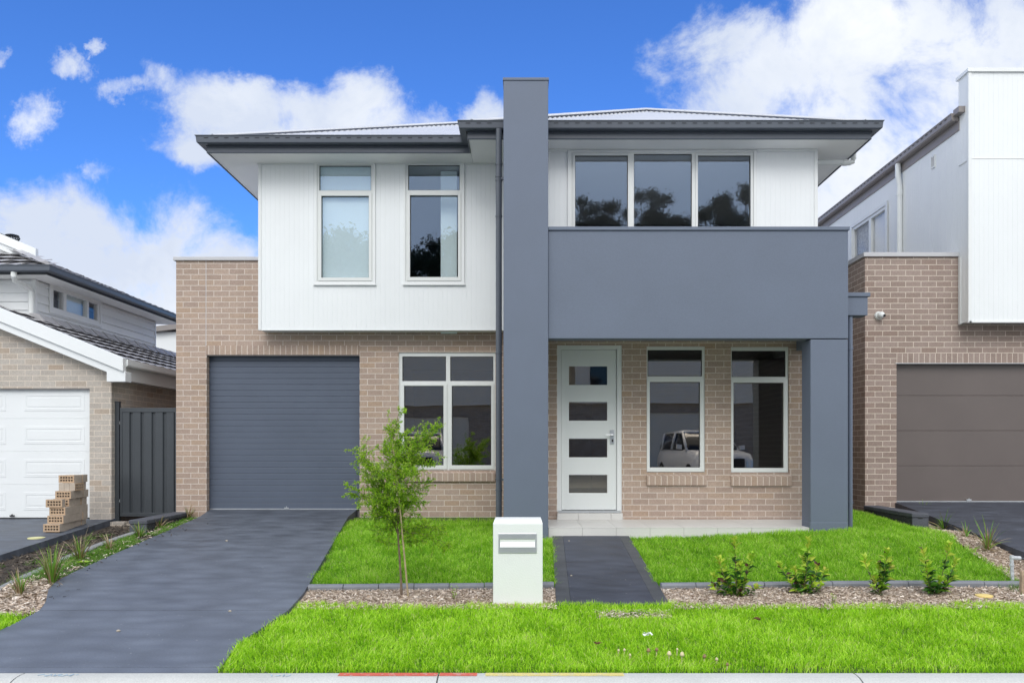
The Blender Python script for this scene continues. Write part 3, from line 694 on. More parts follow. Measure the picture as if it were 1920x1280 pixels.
kh = MB(); kh.box(X(1147, PY), X(1150, PY), PY + .009, PY + .0125, Z(828, PY), Z(823, PY)); kh.build('keyhole', M['dark'], door)
th = MB(); th.box(dr[0] + .02, dr[1] - .02, PY - .02, PY + .09, Z(960.5, PY), Z(956.5, PY)); th.build('threshold', M['steel'], house)

# garage roller door
mb = MB(); gy = GY + .14; zt = gar[3] + .05; z = DRV(12.6) + .012; pts = [(z, gy)]
while z < zt:
    pts += [(z + .0003, gy - .007), (z + .081, gy - .007), (z + .0932, gy + .001)]; z += .0935
mb.hprofile(front, (gar[0] - .05, gar[1] + .05), pts); gd = mb.build('garage_door', M['garage'], house)
mb = MB(); mb.box(gar[0] - .03, gar[1] + .03, gy - .02, gy + .02, DRV(12.62) + .001, DRV(12.62) + .014); mb.build('bottom_seal', M['steel'], gd)
mb = MB(); mb.box(X(534, gy), X(542, gy), gy - .028, gy - .012, DRV(12.6) + .015, DRV(12.6) + .032); mb.tube([(X(538, gy), gy - .02, DRV(12.6) + .03), (X(538, gy), gy - .02, DRV(12.6) + .05)], .008, 8); mb.build('lock', M['steel'], gd)
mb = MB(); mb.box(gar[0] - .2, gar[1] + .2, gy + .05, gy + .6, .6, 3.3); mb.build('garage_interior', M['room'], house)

# rendered pier, parapet beam and column
PX0, PX1 = X(944, 10.2), X(1028, 10.2)
mb = MB(); mb.box(PX0, PX1, 10.2, 11.6, .40, Z(151, 10.2)); mb.build('pier', M['render'], house, bevel=.008)
mb = MB(); mb.box(PX0 - .008, PX1 + .008, 10.19, 11.62, Z(151.2, 10.2), Z(146, 10.2)); mb.build('pier_capping', M['render'], house, bevel=.004)
BX1 = X(1590.5, BY)
mb = MB(); mb.box(PX1 + .002, BX1, BY, BY + .24, Z(634.5, BY), Z(432, BY)); mb.box(BX1 - .24, BX1, BY + .24, UR - .02, Z(634.5, BY), Z(432, BY) - .02); mb.build('parapet_beam', M['render'], house, bevel=.006)
mb = MB(); mb.box(PX1 + .002, BX1 + .014, BY - .02, BY + .27, Z(432, BY), Z(425.5, BY) ); mb.build('parapet_capping', M['render'], house, bevel=.004)
mb = MB(); mb.box(X(1520, BY), BX1 - .002, BY + .004, BY + .33, .42, Z(636, BY)); mb.build('column', M['render'], house, bevel=.006)
mb = MB(); mb.box(X(1520, BY) - .004, BX1, BY, BY + .32, .42, Z(979, BY)); mb.build('column_base', M['render'], house, bevel=.004)
mb = MB(); mb.box(PX1 + .01, BX1 - .245, BY + .245, PY - .005, 3.40, 3.44); mb.build('porch_ceiling', M['soffit'], house)
mb = MB(); mb.box(PX1 + .01, BX1 - .25, BY + .245, UR - .03, 3.9, 3.95); mb.build('balcony_roof', M['roofmetal'], house)

# porch slab in tiles with open joints over a dark bed
mb = MB(); pz0, pz1 = Z(989, BY), .30
mb.m = 1; mb.box(PX1 + .004, X(1519, BY) + .3, BY + .045, PY - .004, .3, pz0 - .006); mb.m = 0
jx = [PX1 + .004] + [X(1092.5 + 63.6 * k, BY) for k in range(7)] + [X(1519.5, BY)]
for a, b in zip(jx[:-1], jx[1:]):
    mb.box(a + .002, b - .002, BY + .036, BY + .044, pz1, pz0 - .010)            # risers
    for y0, y1 in ((BY + .034, BY + .60), (BY + .604, PY - .004)): mb.box(a + .002, b - .002, y0, y1, pz0 - .009, pz0)
y0, y1 = BY + .35, PY - .004
mb.box(X(1520, BY), 4.13, y0, y1, pz0 - .009, pz0 - .001)
for a, b in ((dr[0], X(1084, PY)), (X(1084, PY) + .004, X(1144, PY)), (X(1144, PY) + .004, dr[1])):
    mb.box(a, b, PY - .10, PY + .03, pz0 + .001, Z(961, PY))                      # step under the door
mb.build('porch_floor', [M['tile'], M['grout']], house)

# eaves
EV = [(-4.64, 21.9), (-4.64, 11.74), (-.785, 11.74), (-.785, 11.22), (4.85, 11.22), (4.85, 21.9)]
mb = MB(); mb.box(-4.635, -.785, 11.745, 21.9, CEIL, CEIL + .02); mb.box(-.78, 4.845, 11.225, 21.9, CEIL + .0005, CEIL + .0205); mb.build('soffit', M['soffit'], house)
mb = MB(); mb.sweep(EV, [(0, CEIL - .014), (.012, CEIL - .014), (.018, CEIL), (.012, CEIL + .006), (.012, CEIL + .06), (.018, CEIL + .066), (.012, CEIL + .072), (.012, CEIL + .15), (0, CEIL + .15)]); mb.build('fascia', M['charcoal'], house)
GB, GT = 6.098, 6.212
mb = MB(); mb.sweep(EV, [(.022, GB + .014), (.030, GB), (.105, GB), (.122, GB + .014), (.130, GT - .02), (.142, GT - .008), (.142, GT), (.128, GT), (.120, GT - .015), (.110, GB + .02), (.034, GB + .02), (.034, GT - .005), (.022, GT - .005)])
mb.m = 1
for (ya, xa, xb) in ((11.74, -4.7, -.98), (11.22, -.86, -.30), (11.22, .36, 4.93)):
    x = xa + .05
    while x < xb - .07:
        mb.box(x, x + .062, ya - .1335, ya - .124, GT - .043, GT - .035); x += .148
mb.build('gutter', [M['charcoal'], M['slot']], house)
# corrugated roof
def corrugated(mb, xa, xb, y0, z0, pitch, top, per=.076, amp=.009):
    """front slope; top(x) = plan depth of the slope at x"""
    n = int((xb - xa) / per * 6); xs = [xa + (xb - xa) * i / n for i in range(n + 1)]
    def h(x): return amp * math.sin(2 * math.pi * x / per)
    for a, b in zip(xs[:-1], xs[1:]):
        ta, tb = max(.0, top(a)), max(.0, top(b))
        if ta + tb <= 0: continue
        mb.quad((a, y0, z0 + h(a)), (b, y0, z0 + h(b)), (b, y0 + tb, z0 + pitch * tb + h(b)), (a, y0 + ta, z0 + pitch * ta + h(a)))
        mb.quad((a, y0, z0 + h(a) - .004), (b, y0, z0 + h(b) - .004), (b, y0, z0 + h(b)), (a, y0, z0 + h(a)))
mb = MB(); zr = 6.185; t1, t2 = .465, .482
D1 = 3.6; yl = 11.66; xl = -4.72
corrugated(mb, xl, -.8, yl, zr, t1, lambda x: min(D1, x - xl))
mb.poly([(xl, yl, zr), (xl + D1, yl + D1, zr + t1 * D1), (xl + D1, 21.9, zr + t1 * D1), (xl, 21.9, zr)])
mb.quad((xl + D1, yl + D1, zr + t1 * D1), (2, yl + D1, zr + t1 * D1), (2, 21.9, zr + t1 * D1 - .3), (xl + D1, 21.9, zr + t1 * D1 - .3))
yr = 11.14; xr0, xr1 = -.87, 4.93; D2 = (xr1 - xr0) / 2 + .12
apx = xr0 + D2
corrugated(mb, xr0, xr1, yr, zr, t2, lambda x: min((x - xr0), (xr1 - x) * D2 / (xr1 - apx)))
top = (apx, yr + D2, zr + t2 * D2)
mb.poly([(xr0, yr, zr), top, (apx, 21.9, top[2]), (xr0, 21.9, zr)]); mb.poly([(xr1, yr, zr), (xr1, 21.9, zr), (apx, 21.9, top[2]), top])
rf = mb.build('roof', M['roofmetal'], house)
mb = MB()
def capbar(p, q, w=.07, h=.022):
    p = Vector(p); q = Vector(q); d = (q - p).normalized(); s = d.cross(Vector((0, 0, 1))).normalized() * w
    u = Vector((0, 0, h)); e = Vector((0, 0, .018))
    mb.poly([p + u - s, p + e * 2 + u, q + e * 2 + u, q + u - s]); mb.poly([p + u + s, q + u + s, q + e * 2 + u, p + e * 2 + u])
    mb.poly([p + u - s, q + u - s, q + u - s - Vector((0, 0, .012)), p + u - s - Vector((0, 0, .012))]); mb.poly([p + u + s, q + u + s, q + u + s - Vector((0, 0, .012)), p + u + s - Vector((0, 0, .012))])
capbar((xl + .12, yl + .12, zr + t1 * .12), (xl + D1, yl + D1, zr + t1 * D1)); capbar((xl + D1, yl + D1, zr + t1 * D1), (1.5, yl + D1, zr + t1 * D1))
capbar((xr0 + .12, yr + .12, zr + t2 * .12), top); capbar((xr1 - .12, yr + .12, zr + t2 * .12), top); capbar(top, (apx, 21.9, top[2]))
mb.build('ridge_capping', M['roofmetal'], rf)

# downpipes
mb = MB(); px_ = X(935.3, 11.12)
mb.tube([(px_, 11.13, GB + .005), (px_, 11.13, .5)], .0425, 16)
for zz in (5.62, 5.45, 5.40, 4.9, 3.0, 1.25, 1.10): mb.tube([(px_, 11.13, zz), (px_, 11.13, zz - .02)], .049, 16)
mb.box(px_, px_ + .1, 11.10, 11.16, 5.40, 5.43); mb.box(px_, px_ + .1, 11.10, 11.16, 1.22, 1.25)
mb.build('downpipe', M['charcoal'], house, smooth=False)
mb = MB(); xx, yy = 4.315, 11.9; ze = Z(305, 11.9); xe = X(1600, 11.9)
mb.tube([(xx, yy, 4.1), (xx, yy, ze - .06), (xx + .02, yy, ze - .015), (xx + .06, yy, ze), (xe - .05, yy, ze), (xe - .015, yy, ze + .015), (xe, yy, ze + .06), (xe, yy, 6.11)], .042, 16)
mb.tube([(xx, yy, 5.70), (xx, yy, 5.62)], .048, 16); mb.tube([(xe - .10, yy, ze), (xe - .16, yy, ze)], .048, 16)
mb.build('downpipe', M['pvc'], house)['label'] = 'white plastic downpipe bent under the eave'
RY = 10.36
mb = MB(); mb.box(BX1 + .003, X(1627, RY), RY, RY + .22, Z(591, RY), Z(556, RY)); mb.box(BX1 + .003, X(1631, RY), RY - .02, RY + .24, Z(556, RY), Z(548.5, RY)); mb.build('rainhead', M['render'], house, bevel=.004)
mb = MB(); dx = X(1594.3, RY + .05)
mb.tube([(dx, RY + .05, Z(590, RY)), (dx, RY + .05, .5)], .029, 14)
for zz in (2.98, .98): mb.tube([(dx, RY + .05, zz), (dx, RY + .05, zz - .03)], .036, 14)
mb.build('downpipe', M['render'], house)

# ---------------------------------------------------------------- neighbour on the right
rh = empty('brown_brick_house', (8.0, 12.5, .7), 'brown brick house with a white overhanging box storey and brown garage door', 'house')
RX = X(1622, 12.5); RO = (X(1681, 12.5), 10.6, .4, Z(680, 12.5))
mb = MB()
mb.slab(front, (RX, 13.0), (.3, 4.66), 12.5, 12.61, [RO]); mb.slab(side_left, (12.61, 21), (.3, 4.66), RX, RX + .11)
mb.build('brick_wall', M['brick_brown'], rh)
mb = MB(); mb.box(RO[0], 10.7, 12.497, 12.56, RO[3], Z(662.5, 12.5)); mb.build('soldier_course', M['soldier_brown'], rh)
mb = MB(); mb.box(RO[0] - .02, 10.6, 12.49, 12.6, RO[3] - .014, RO[3] - .002); mb.build('lintel', M['coping'], rh)
mb = MB(); mb.box(RX - .035, 6.775, 12.465, 12.80, 4.66, 4.725); mb.box(RX - .035, RX + .2, 12.80, 21, 4.66, 4.725); mb.build('wall_capping', M['coping'], rh, bevel=.004)
mb = MB(); mb.box(RX + .2, 6.77, 12.62, 21, 4.40, 4.46); mb.build('balcony_floor', M['coping'], rh)
WX = 6.78; sw = (14.96, 16.5, 4.72, 6.22)
mb = MB()
mb.vgroove(front, (WX, 13), (Z(602, 12.2), 7.40), 12.2); mb.box(WX + .004, 13, 12.209, 12.49, Z(601, 12.2), 7.40)
mb.vgroove(side_left, (12.203, 21), (Z(602, 12.2), 6.66), WX, [sw]); mb.slab(side_left, (12.5, 21), (3.64, 6.655), WX + .009, WX + .11, [sw])
mb.quad((WX, 12.203, 6.66), (WX, 12.49, 6.66), (WX, 12.49, 7.40), (WX, 12.203, 7.40))
mb.build('cladding_wall', M['white'], rh)
mb = MB()
mb.box(WX - .012, WX + .04, 12.188, 12.24, Z(605, 12.2), 7.40); mb.box(WX, 13, 12.188, 12.21, Z(605, 12.2), Z(601.5, 12.2))
mb.box(WX - .008, 13, 12.194, 12.202, Z(298, 12.2), Z(296.6, 12.2)); mb.box(WX - .010, WX + .02, 12.42, 12.48, Z(607, 12.4), 4.64)
mb.box(WX - .03, 13, 12.17, 12.52, 7.40, 7.455); mb.box(WX - .014, WX + .01, 12.20, 12.47, Z(300, 12.2) - .004, Z(297, 12.2))
split_build(mb, 'wall_trim', M['trim'], rh)
mb = MB(); mb.sweep([(WX, 12.46), (WX, 21)][::-1], [(0, 6.62), (.014, 6.62), (.02, 6.64), (.014, 6.65), (.014, 6.78), (0, 6.78)]); mb.build('fascia', M['brownmetal'], rh)
mb = MB(); mb.sweep([(WX, 12.46), (WX, 21)][::-1], [(.018, 6.77), (.10, 6.77), (.122, 6.79), (.128, 6.86), (.138, 6.87), (.138, 6.885), (.018, 6.885)])
mb.box(WX - .10, WX + .02, 12.30, 12.46, 6.84, 6.93)
mb.m = 1; y = 12.6
while y < 20: mb.box(WX - .1345, WX - .124, y, y + .06, 6.843, 6.85); y += .15
mb.build('gutter', [M['brownmetal'], M['slot']], rh)
mb = MB(); mb.quad((WX - .05, 12.5, 6.87), (WX - .05, 21, 6.87), (13, 21, 7.1), (13, 12.5, 7.1)); mb.build('roof', M['roofmetal'], rh)
mb = MB(); mb.slab(side_left, sw[:2], sw[2:], WX - .012, WX + .06, [(sw[0] + .06, 15.62, sw[2] + .06, sw[3] - .06), (15.72, sw[1] - .06, sw[2] + .06, sw[3] - .06)])
mb.slab(side_left, (sw[0] - .07, sw[1] + .07), (sw[2] - .07, sw[3] + .07), WX - .03, WX - .014, [sw])
w = mb.build('window', M['alu'], rh)
mb = MB(); mb.box(WX + .02, WX + .026, sw[0] + .05, sw[1] - .05, sw[2] + .05, sw[3] - .05); mb.build('pane', M['glass_side'], w)
mb = MB(); mb.box(WX + .09, WX + .10, 15.7, sw[1], sw[2], sw[3]); mb.build('curtain', M['curtain'], w)
mb = MB(); mb.box(WX + .07, WX + .08, sw[0], 15.68, sw[2], sw[3]); mb.build('blind', M['white'], w)
mb = MB(); mb.box(WX + .5, 12.9, 13, 20.9, 3.7, 6.6); mb.build('interior_wall', M['room'], rh)
mb = MB(); yv = 13.25; mb.slab(side_left, (yv - .055, yv + .055), (6.31, 6.52), WX - .018, WX - .001, [(yv - .04, yv - .006, 6.335, 6.495), (yv + .006, yv + .04, 6.335, 6.495)]); v = mb.build('vent', M['trim'], rh)
mb = MB(); mb.box(WX - .006, WX - .002, yv - .045, yv + .045, 6.33, 6.50); mb.build('grille', M['brownmetal'], v)
mb = MB(); yp = 14.35; xp = WX - .06
mb.tube([(WX - .075, yp, 6.77), (WX - .075, yp, 6.55), (xp + .01, yp, 6.38), (xp + .01, yp, 4.46)], .05, 14); mb.tube([(xp + .01, yp, 6.3), (xp + .01, yp, 6.2)], .056, 14); mb.build('downpipe', M['pvc'], rh)
# sectional garage door
mb = MB(); dy = 12.60; z0 = DRIGHT(12.6) + .012; H = (RO[3] - z0 + .02) / 4; pts = []
for k in range(4):
    b = z0 + k * (Z(876, dy) - z0 if False else .553); pts += [(b, dy + .006), (b + .006, dy), (b + .547, dy), (b + .553, dy + .006)]
pts.append((z0 + 2.6, dy))
mb.hprofile(front, (RO[0] - .03, 10.7), pts); gd = mb.build('garage_door', M['browndoor'], rh)
mb = MB(); mb.box(RO[0], 10.6, dy - .02, dy + .02, DRIGHT(12.6) + .001, DRIGHT(12.6) + .014); mb.build('bottom_seal', M['steel'], gd)
mb = MB(); mb.box(X(1811, dy), X(1820, dy), dy - .025, dy - .004, z0 + .01, z0 + .03); mb.tube([(X(1815.5, dy), dy - .015, z0 + .03), (X(1815.5, dy), dy - .015, z0 + .045)], .01, 8); mb.build('lock', M['steel'], gd)
# security camera on its brick wall
sx, sz = X(1654, 12.4), Z(590, 12.4)
cm = empty('security_camera', (sx, 12.5, sz), 'small white dome security camera on the brown brick wall', 'camera')
mb = MB(); mb.tube([(sx - .015, 12.496, sz), (sx - .01, 12.465, sz)], [.068, .060], 24); mb.build('base', M['pvc'], cm)
def sphere(mb, c, r, n=18, m=12, sc_=(1, 1, 1)):
    k = len(mb.v)
    for i in range(m + 1):
        for j in range(n):
            t = math.pi * i / m; p = 2 * math.pi * j / n
            mb.v.append((c[0] + r * sc_[0] * math.sin(t) * math.cos(p), c[1] + r * sc_[1] * math.sin(t) * math.sin(p), c[2] + r * sc_[2] * math.cos(t)))
    for i in range(m):
        for j in range(n):
            mb.f.append((k + i * n + j, k + (i + 1) * n + j, k + (i + 1) * n + (j + 1) % n, k + i * n + (j + 1) % n)); mb.mi.append(mb.m)
mb = MB(); sphere(mb, (sx, 12.43, sz), .054); mb.build('housing', M['pvc'], cm, smooth=True)
mb = MB(); mb.tube([(sx + .024, 12.395, sz - .012), (sx + .031, 12.377, sz - .017)], [.022, .021], 16); mb.build('lens', M['dark'], cm)

# ---------------------------------------------------------------- neighbour on the left
lh = empty('weatherboard_house', (-9.0, 12.5, .5), 'white weatherboard and grey brick house with grey tiled roofs and white panel garage door', 'house')
LX = X(209, 12.5); LO = (-11.6, X(168, 12.5), .3, Z(728, 12.5)); RDG = -9.2
def gz(x): return 3.00 + .405 * (-6.2 - x) if x > RDG else 3.00 + .405 * (-6.2 - 2 * RDG + x) 
mb = MB()
mb.slab(front, (-12.2, LX), (.2, 2.95), 12.5, 12.61, [LO]); mb.prism([(LX, 12.5, 2.95), (RDG, 12.5, gz(RDG) - .12), (-12.2, 12.5, 2.95)], (0, .11, 0))
mb.slab(side_right, (12.61, 20), (.2, 3.0), -LX, -LX + .11); mb.build('brick_wall', M['brick_grey'], lh)
mb = MB(); mb.box(-11.6, LO[1] + .01, 12.505, 12.6, LO[3] - .010, LO[3] - .002); mb.build('lintel', M['brownmetal'], lh)
# panel door: pressed rectangles
mb = MB(); dy = 12.57; z0 = DLEFT(12.5) + .02; ph = .517
mb.box(-11.7, LO[1] + .03, dy, dy + .04, z0, LO[3] + .03)
gd = mb.build('garage_door', M['white'], lh)
mb = MB()
for k in range(4):
    a = z0 + k * ph
    mb.box(-11.7, LO[1] + .02, dy - .004, dy - .001, a + .004, a + ph - .004)
    for j in range(6):
        x1 = X(154, 12.5) - j * 1.235; x0 = x1 - .95
        for (b0, b1) in ((a + .12, a + .40),):
            mb.prism([(x0, dy - .0045, b0), (x1, dy - .0045, b0), (x1 - .03, dy - .011, b0 + .035), (x0 + .03, dy - .011, b0 + .035)], (0, .01, 0.001))
            mb.slab(front, (x0, x1), (b0, b1), dy - .0085, dy - .0045, [(x0 + .035, x1 - .035, b0 + .045, b1 - .045)])
            mb.box(x0 + .06, x1 - .06, dy - .0088, dy - .0045, b0 + .07, b1 - .07)
mb.build('door_panel', M['white'], gd, bevel=.006)
mb = MB(); mb.box(-11.6, LO[1], dy - .02, dy + .02, DLEFT(12.55) + .001, DLEFT(12.55) + .016); mb.build('bottom_seal', M['dark'], gd)
mb = MB(); mb.box(X(20, dy), X(28, dy), dy - .03, dy - .004, z0 + .02, z0 + .04); mb.tube([(X(24, dy), dy - .02, z0 + .04), (X(24, dy), dy - .02, z0 + .055)], .01, 8); mb.build('lock', M['dark'], gd)
# tiled roofs
def tiled(mb, P, along, nlen, slope, nrow, rise, w=.30, ln=.33, cut=None, seed=1):
    """P eave start; along/slope unit plan vectors; rise per metre of plan slope"""
    rd = random.Random(seed); P = Vector(P); a = Vector((*along, 0)); s = Vector((*slope, rise))
    for r in range(nrow):
        lo = (cut(r * ln)) if cut else (0, nlen)
        k = 0; u = lo[0] - (w / 2 if r % 2 else 0)
        while u < lo[1]:
            u0, u1 = max(u, lo[0]), min(u + w, lo[1])
            if u1 - u0 > .02:
                b = P + s * (r * ln); t = P + s * ((r + 1) * ln + .03); e = Vector((0, 0, rd.uniform(.042, .050))); g = .006
                A = b + a * (u0 + g) + e; B = b + a * (u1 - g) + e; m_ = b + a * ((u0 + u1) / 2) + e + Vector((0, 0, .016))
                Ct = t + a * (u1 - g); D = t + a * (u0 + g); mt = t + a * ((u0 + u1) / 2) + Vector((0, 0, .016))
                mb.quad(A, m_, mt, D); mb.quad(m_, B, Ct, mt)
                dn = Vector((0, 0, -.040)) + s * .09; mb.quad(A + dn, m_ + dn, m_, A); mb.quad(m_ + dn, B + dn, B, m_)
            u += w
XE = -6.22; ZE = 3.02
mb = MB(); tiled(mb, (XE, 12.42, ZE), (0, 1), 8.0, (-1, 0), 7, .405)
mb.poly([(XE, 12.42, ZE), (XE, 20.4, ZE), (-8.5, 20.4, ZE + .405 * 2.28), (-8.5, 12.42, ZE + .405 * 2.28)])
mb.poly([(-8.5, 12.42, ZE + .405 * 2.28), (-8.5, 14, ZE + .405 * 2.28), (RDG, 14, gz(RDG) + .02), (RDG, 12.42, gz(RDG) + .02)]); mb.poly([(RDG, 12.42, gz(RDG)), (RDG, 14, gz(RDG)), (-12.4, 14, 2.95), (-12.4, 12.42, 2.95)])
XU = -8.3
y = 13.4
while y < 20:                                                     # capping tiles along the upper wall
    zc = ZE + .405 * (XE - XU) + .03
    mb.prism([(XU + .28, y, zc - .09), (XU + .16, y, zc + .035), (XU + .01, y, zc + .05), (XU + .01, y, zc - .08)], (0, .40, -.012)); y += .415
rf = mb.build('roof', M['tiles'], lh)
# barge board in two steps, with a boxed end, and the side gutter
mb = MB()
for (yy0, yy1, za, zb2) in ((12.30, 12.40, -.135, .075), (12.335, 12.50, -.25, -.137)):
    for sgn in (0, 1):
        xa = -6.17; xb = RDG
        if sgn: xa, xb = 2 * RDG - xa, RDG
        z0_, z1_ = gz(-6.17), gz(RDG)
        mb.prism([(xa, yy0, z0_ + za), (xb, yy0, z1_ + za), (xb, yy0, z1_ + zb2), (xa, yy0, z0_ + zb2)], (0, yy1 - yy0, 0))
mb.box(-6.44, -6.15, 12.334, 12.52, 2.698, 2.855)
mb.build('barge_board', M['white'], lh, bevel=.005)
mb = MB(); mb.sweep([(XE - .05, 20), (XE - .05, 12.4)][::-1], [(0, 2.94), (.11, 2.94), (.125, 2.96), (.13, 3.05), (.0, 3.05)]); mb.box(XE - .23, XE - .055, 12.53, 20, 2.74, 2.96); mb.build('gutter', M['trim'], lh)
# upper storey with lapped boards
def lap(z0, z1, d, s=.145):
    pts = []; z = z0
    while z < z1: pts += [(z, d - .024), (min(z + s - .001, z1), d - .002), (min(z + s, z1), d - .024)]; z += s
    return pts
UY = 13.56; uw = (14.0, 15.6, 4.10, 4.495)
mb = MB()
mb.hprofile(front, (-14, XU), lap(3.0, 4.535, UY)); mb.hprofile(side_right, (UY, 17.95), lap(3.0, 4.535, -XU), [uw])
mb.slab(side_right, (UY + .005, 17.95), (2.8, 4.53), -XU + .003, -XU + .1, [uw]); mb.box(-14, XU - .12, UY + .02, UY + .1, 2.8, 4.53); mb.box(-14, XU - .1, 17.85, 17.95, 2.8, 4.53)
mb.build('weatherboard_wall', M['white'], lh)
mb = MB(); mb.box(XU - .03, XU + .03, UY - .03, UY + .05, 3.4, 4.53); mb.box(XU - .05, XU + .022, 17.93, 17.99, 3.0, 4.53); split_build(mb, 'corner_trim', M['trim'], lh)
mb = MB(); px3 = [(14.07, 14.38), (14.47, 15.14), (15.22, 15.53)]
mb.slab(side_right, uw[:2], uw[2:], -XU - .02, -XU + .06, [(a, b, uw[2] + .05, uw[3] - .03) for a, b in px3]); mb.slab(side_right, (uw[0] - .06, uw[1] + .06), (uw[2] - .06, uw[3] + .04), -XU - .035, -XU - .021, [uw])
w = mb.build('window', M['trim'], lh)
for a, b in px3:
    mb = MB(); mb.box(XU - .02, XU - .014, a - .003, b + .003, uw[2] + .045, uw[3] - .025); mb.build('pane', M['glass_side'], w)
mb = MB(); mb.box(XU - .10, XU - .09, 14.42, 15.18, uw[2], uw[3]); mb.build('blind', M['blind'], w)
mb = MB(); mb.box(-13.5, XU - .6, UY + .3, 17.7, 3.0, 4.5); mb.build('interior_wall', M['room'], lh)
EU = [(-14, 13.16), (-7.86, 13.16), (-7.86, 18.4)]
mb = MB(); mb.box(-14, -7.865, 13.165, 18.4, 4.535, 4.555); mb.build('soffit', M['soffit'], lh)
mb = MB(); mb.sweep(EU, [(0, 4.525), (.014, 4.525), (.014, 4.60), (0, 4.60)]); mb.build('fascia', M['fence'], lh)
mb = MB(); mb.sweep([(-14, 13.16), (-7.86, 13.16), (-7.86, 18.4)], [(.016, 4.56), (.10, 4.555), (.122, 4.575), (.128, 4.64), (.138, 4.65), (.138, 4.66), (.016, 4.66)]); mb.build('gutter', M['charcoal'], lh)
mb = MB(); TU = .41
tiled(mb, (-7.78, 13.08, 4.63), (0, 1), 5.3, (-1, 0), 12, TU, cut=lambda s: (s, 5.3), seed=4)
tiled(mb, (-14, 13.08, 4.63), (1, 0), 6.2, (0, 1), 8, TU, cut=lambda s: (0, 6.22 - s), seed=5)
mb.poly([(-7.80, 13.1, 4.63), (-7.80, 18.4, 4.63), (-11.8, 18.4, 4.63 + TU * 4), (-11.8, 17.1, 4.63 + TU * 4)]); mb.poly([(-7.80, 13.1, 4.63), (-11.8, 17.1, 4.63 + TU * 4), (-14, 17.1, 4.63 + TU * 4), (-14, 13.1, 4.63)])
for k in range(11):
    a = .05 + k * .38; p = Vector((-7.8 - a, 13.1 + a, 4.68 + TU * a)); q = p + Vector((-.40, .40, TU * .40 + .012))
    s = Vector((.08, .08, -.02)); mb.poly([p - s, p + Vector((0, 0, .05)), q + Vector((0, 0, .05)), q - s]); mb.poly([p + s, q + s, q + Vector((0, 0, .05)), p + Vector((0, 0, .05))]); mb.poly([p - s, p + s, p + Vector((0, 0, .05))])
mb.build('upper_roof', M['tiles'], lh)
# small gable standing on the upper roof
gx, gy_, gz0 = X(72, 14.3), 14.3, Z(474, 14.3)
mb = MB(); ax = -11.0; az = gz0 + .415 * (gx - ax)
mb.prism([(gx, gy_, gz0), (ax, gy_, az), (ax, gy_, az - .19), (gx, gy_, gz0 - .0), ], (0, .05, 0)) if False else None
for (yy0, za, zb2) in ((14.22, -.10, .06), (14.26, -.22, -.102)):
    mb.prism([(gx, yy0, gz0 + za), (ax, yy0, az + za), (ax, yy0, az + zb2), (gx, yy0, gz0 + zb2)], (0, .08, 0))
    mb.prism([(2 * ax - gx, yy0, gz0 + za), (ax, yy0, az + za), (ax, yy0, az + zb2), (2 * ax - gx, yy0, gz0 + zb2)], (0, .08, 0))
mb.build('gable_barge', M['white'], lh)
mb = MB(); mb.prism([(gx - .1, 14.36, gz0 - .1), (ax, 14.36, az - .1), (2 * ax - gx + .1, 14.36, gz0 - .1)], (0, .05, 0)); mb.build('gable_wall', M['soffit'], lh)
mb = MB(); mb.poly([(gx, 14.25, gz0 + .07), (gx, 14.46, gz0 + .07), (ax, 17.4, az + .07), (ax, 14.25, az + .07)]); mb.poly([(2 * ax - gx, 14.25, gz0 + .07), (ax, 14.25, az + .07), (ax, 17.4, az + .07), (2 * ax - gx, 14.46, gz0 + .07)]); mb.build('gable_roof', M['tiles'], lh)
vx, vy = X(23, 15.2), 15.2; vz = Z(452, 15.2)
mb = MB()
mb.tube([(vx, vy, vz - .3), (vx, vy, vz + .02)], .085, 16); mb.tube([(vx, vy, vz + .10), (vx, vy, vz + .125)], [.12, .06], 16)
for k in range(18):
    a = 2 * math.pi * k / 18; mb.tube([(vx + .10 * math.cos(a), vy + .10 * math.sin(a), vz), (vx + .122 * math.cos(a + .2), vy + .122 * math.sin(a + .2), vz + .055), (vx + .10 * math.cos(a + .4), vy + .10 * math.sin(a + .4), vz + .11)], .011, 5)
mb.build('roof_vent', M['fence'], lh)
mb = MB(); yq = 13.40
mb.tube([(X(26, 13.1), 13.1, 4.57), (X(26, 13.1), 13.1, 4.50), (X(28, 13.2), 13.2, 4.44), (X(54, 13.45), 13.47, 4.36), (X(57, 13.47), 13.5, 4.30), (X(57, 13.47), 13.5, 3.3)], .045, 14); mb.build('downpipe', M['pvc'], lh)

# far white house glimpsed between the two
fh = empty('distant_white_house', (-13.5, 27, .6), 'far white house with brown gutter showing above the metal gate', 'house')
mb = MB(); mb.box(-20, -10.2, 26, 33, .5, Z(622, 26)); mb.build('wall', M['white'], fh)
mb = MB(); mb.prism([(X(285, 25.8), 25.8, Z(622, 25.8)), (X(285, 25.8), 25.8, Z(612, 25.8)), (-9.8, 25.8, Z(596, 25.8)), (-9.8, 25.8, Z(606, 25.8))], (0, 7, 0)); mb.build('roof', M['brownmetal'], fh)

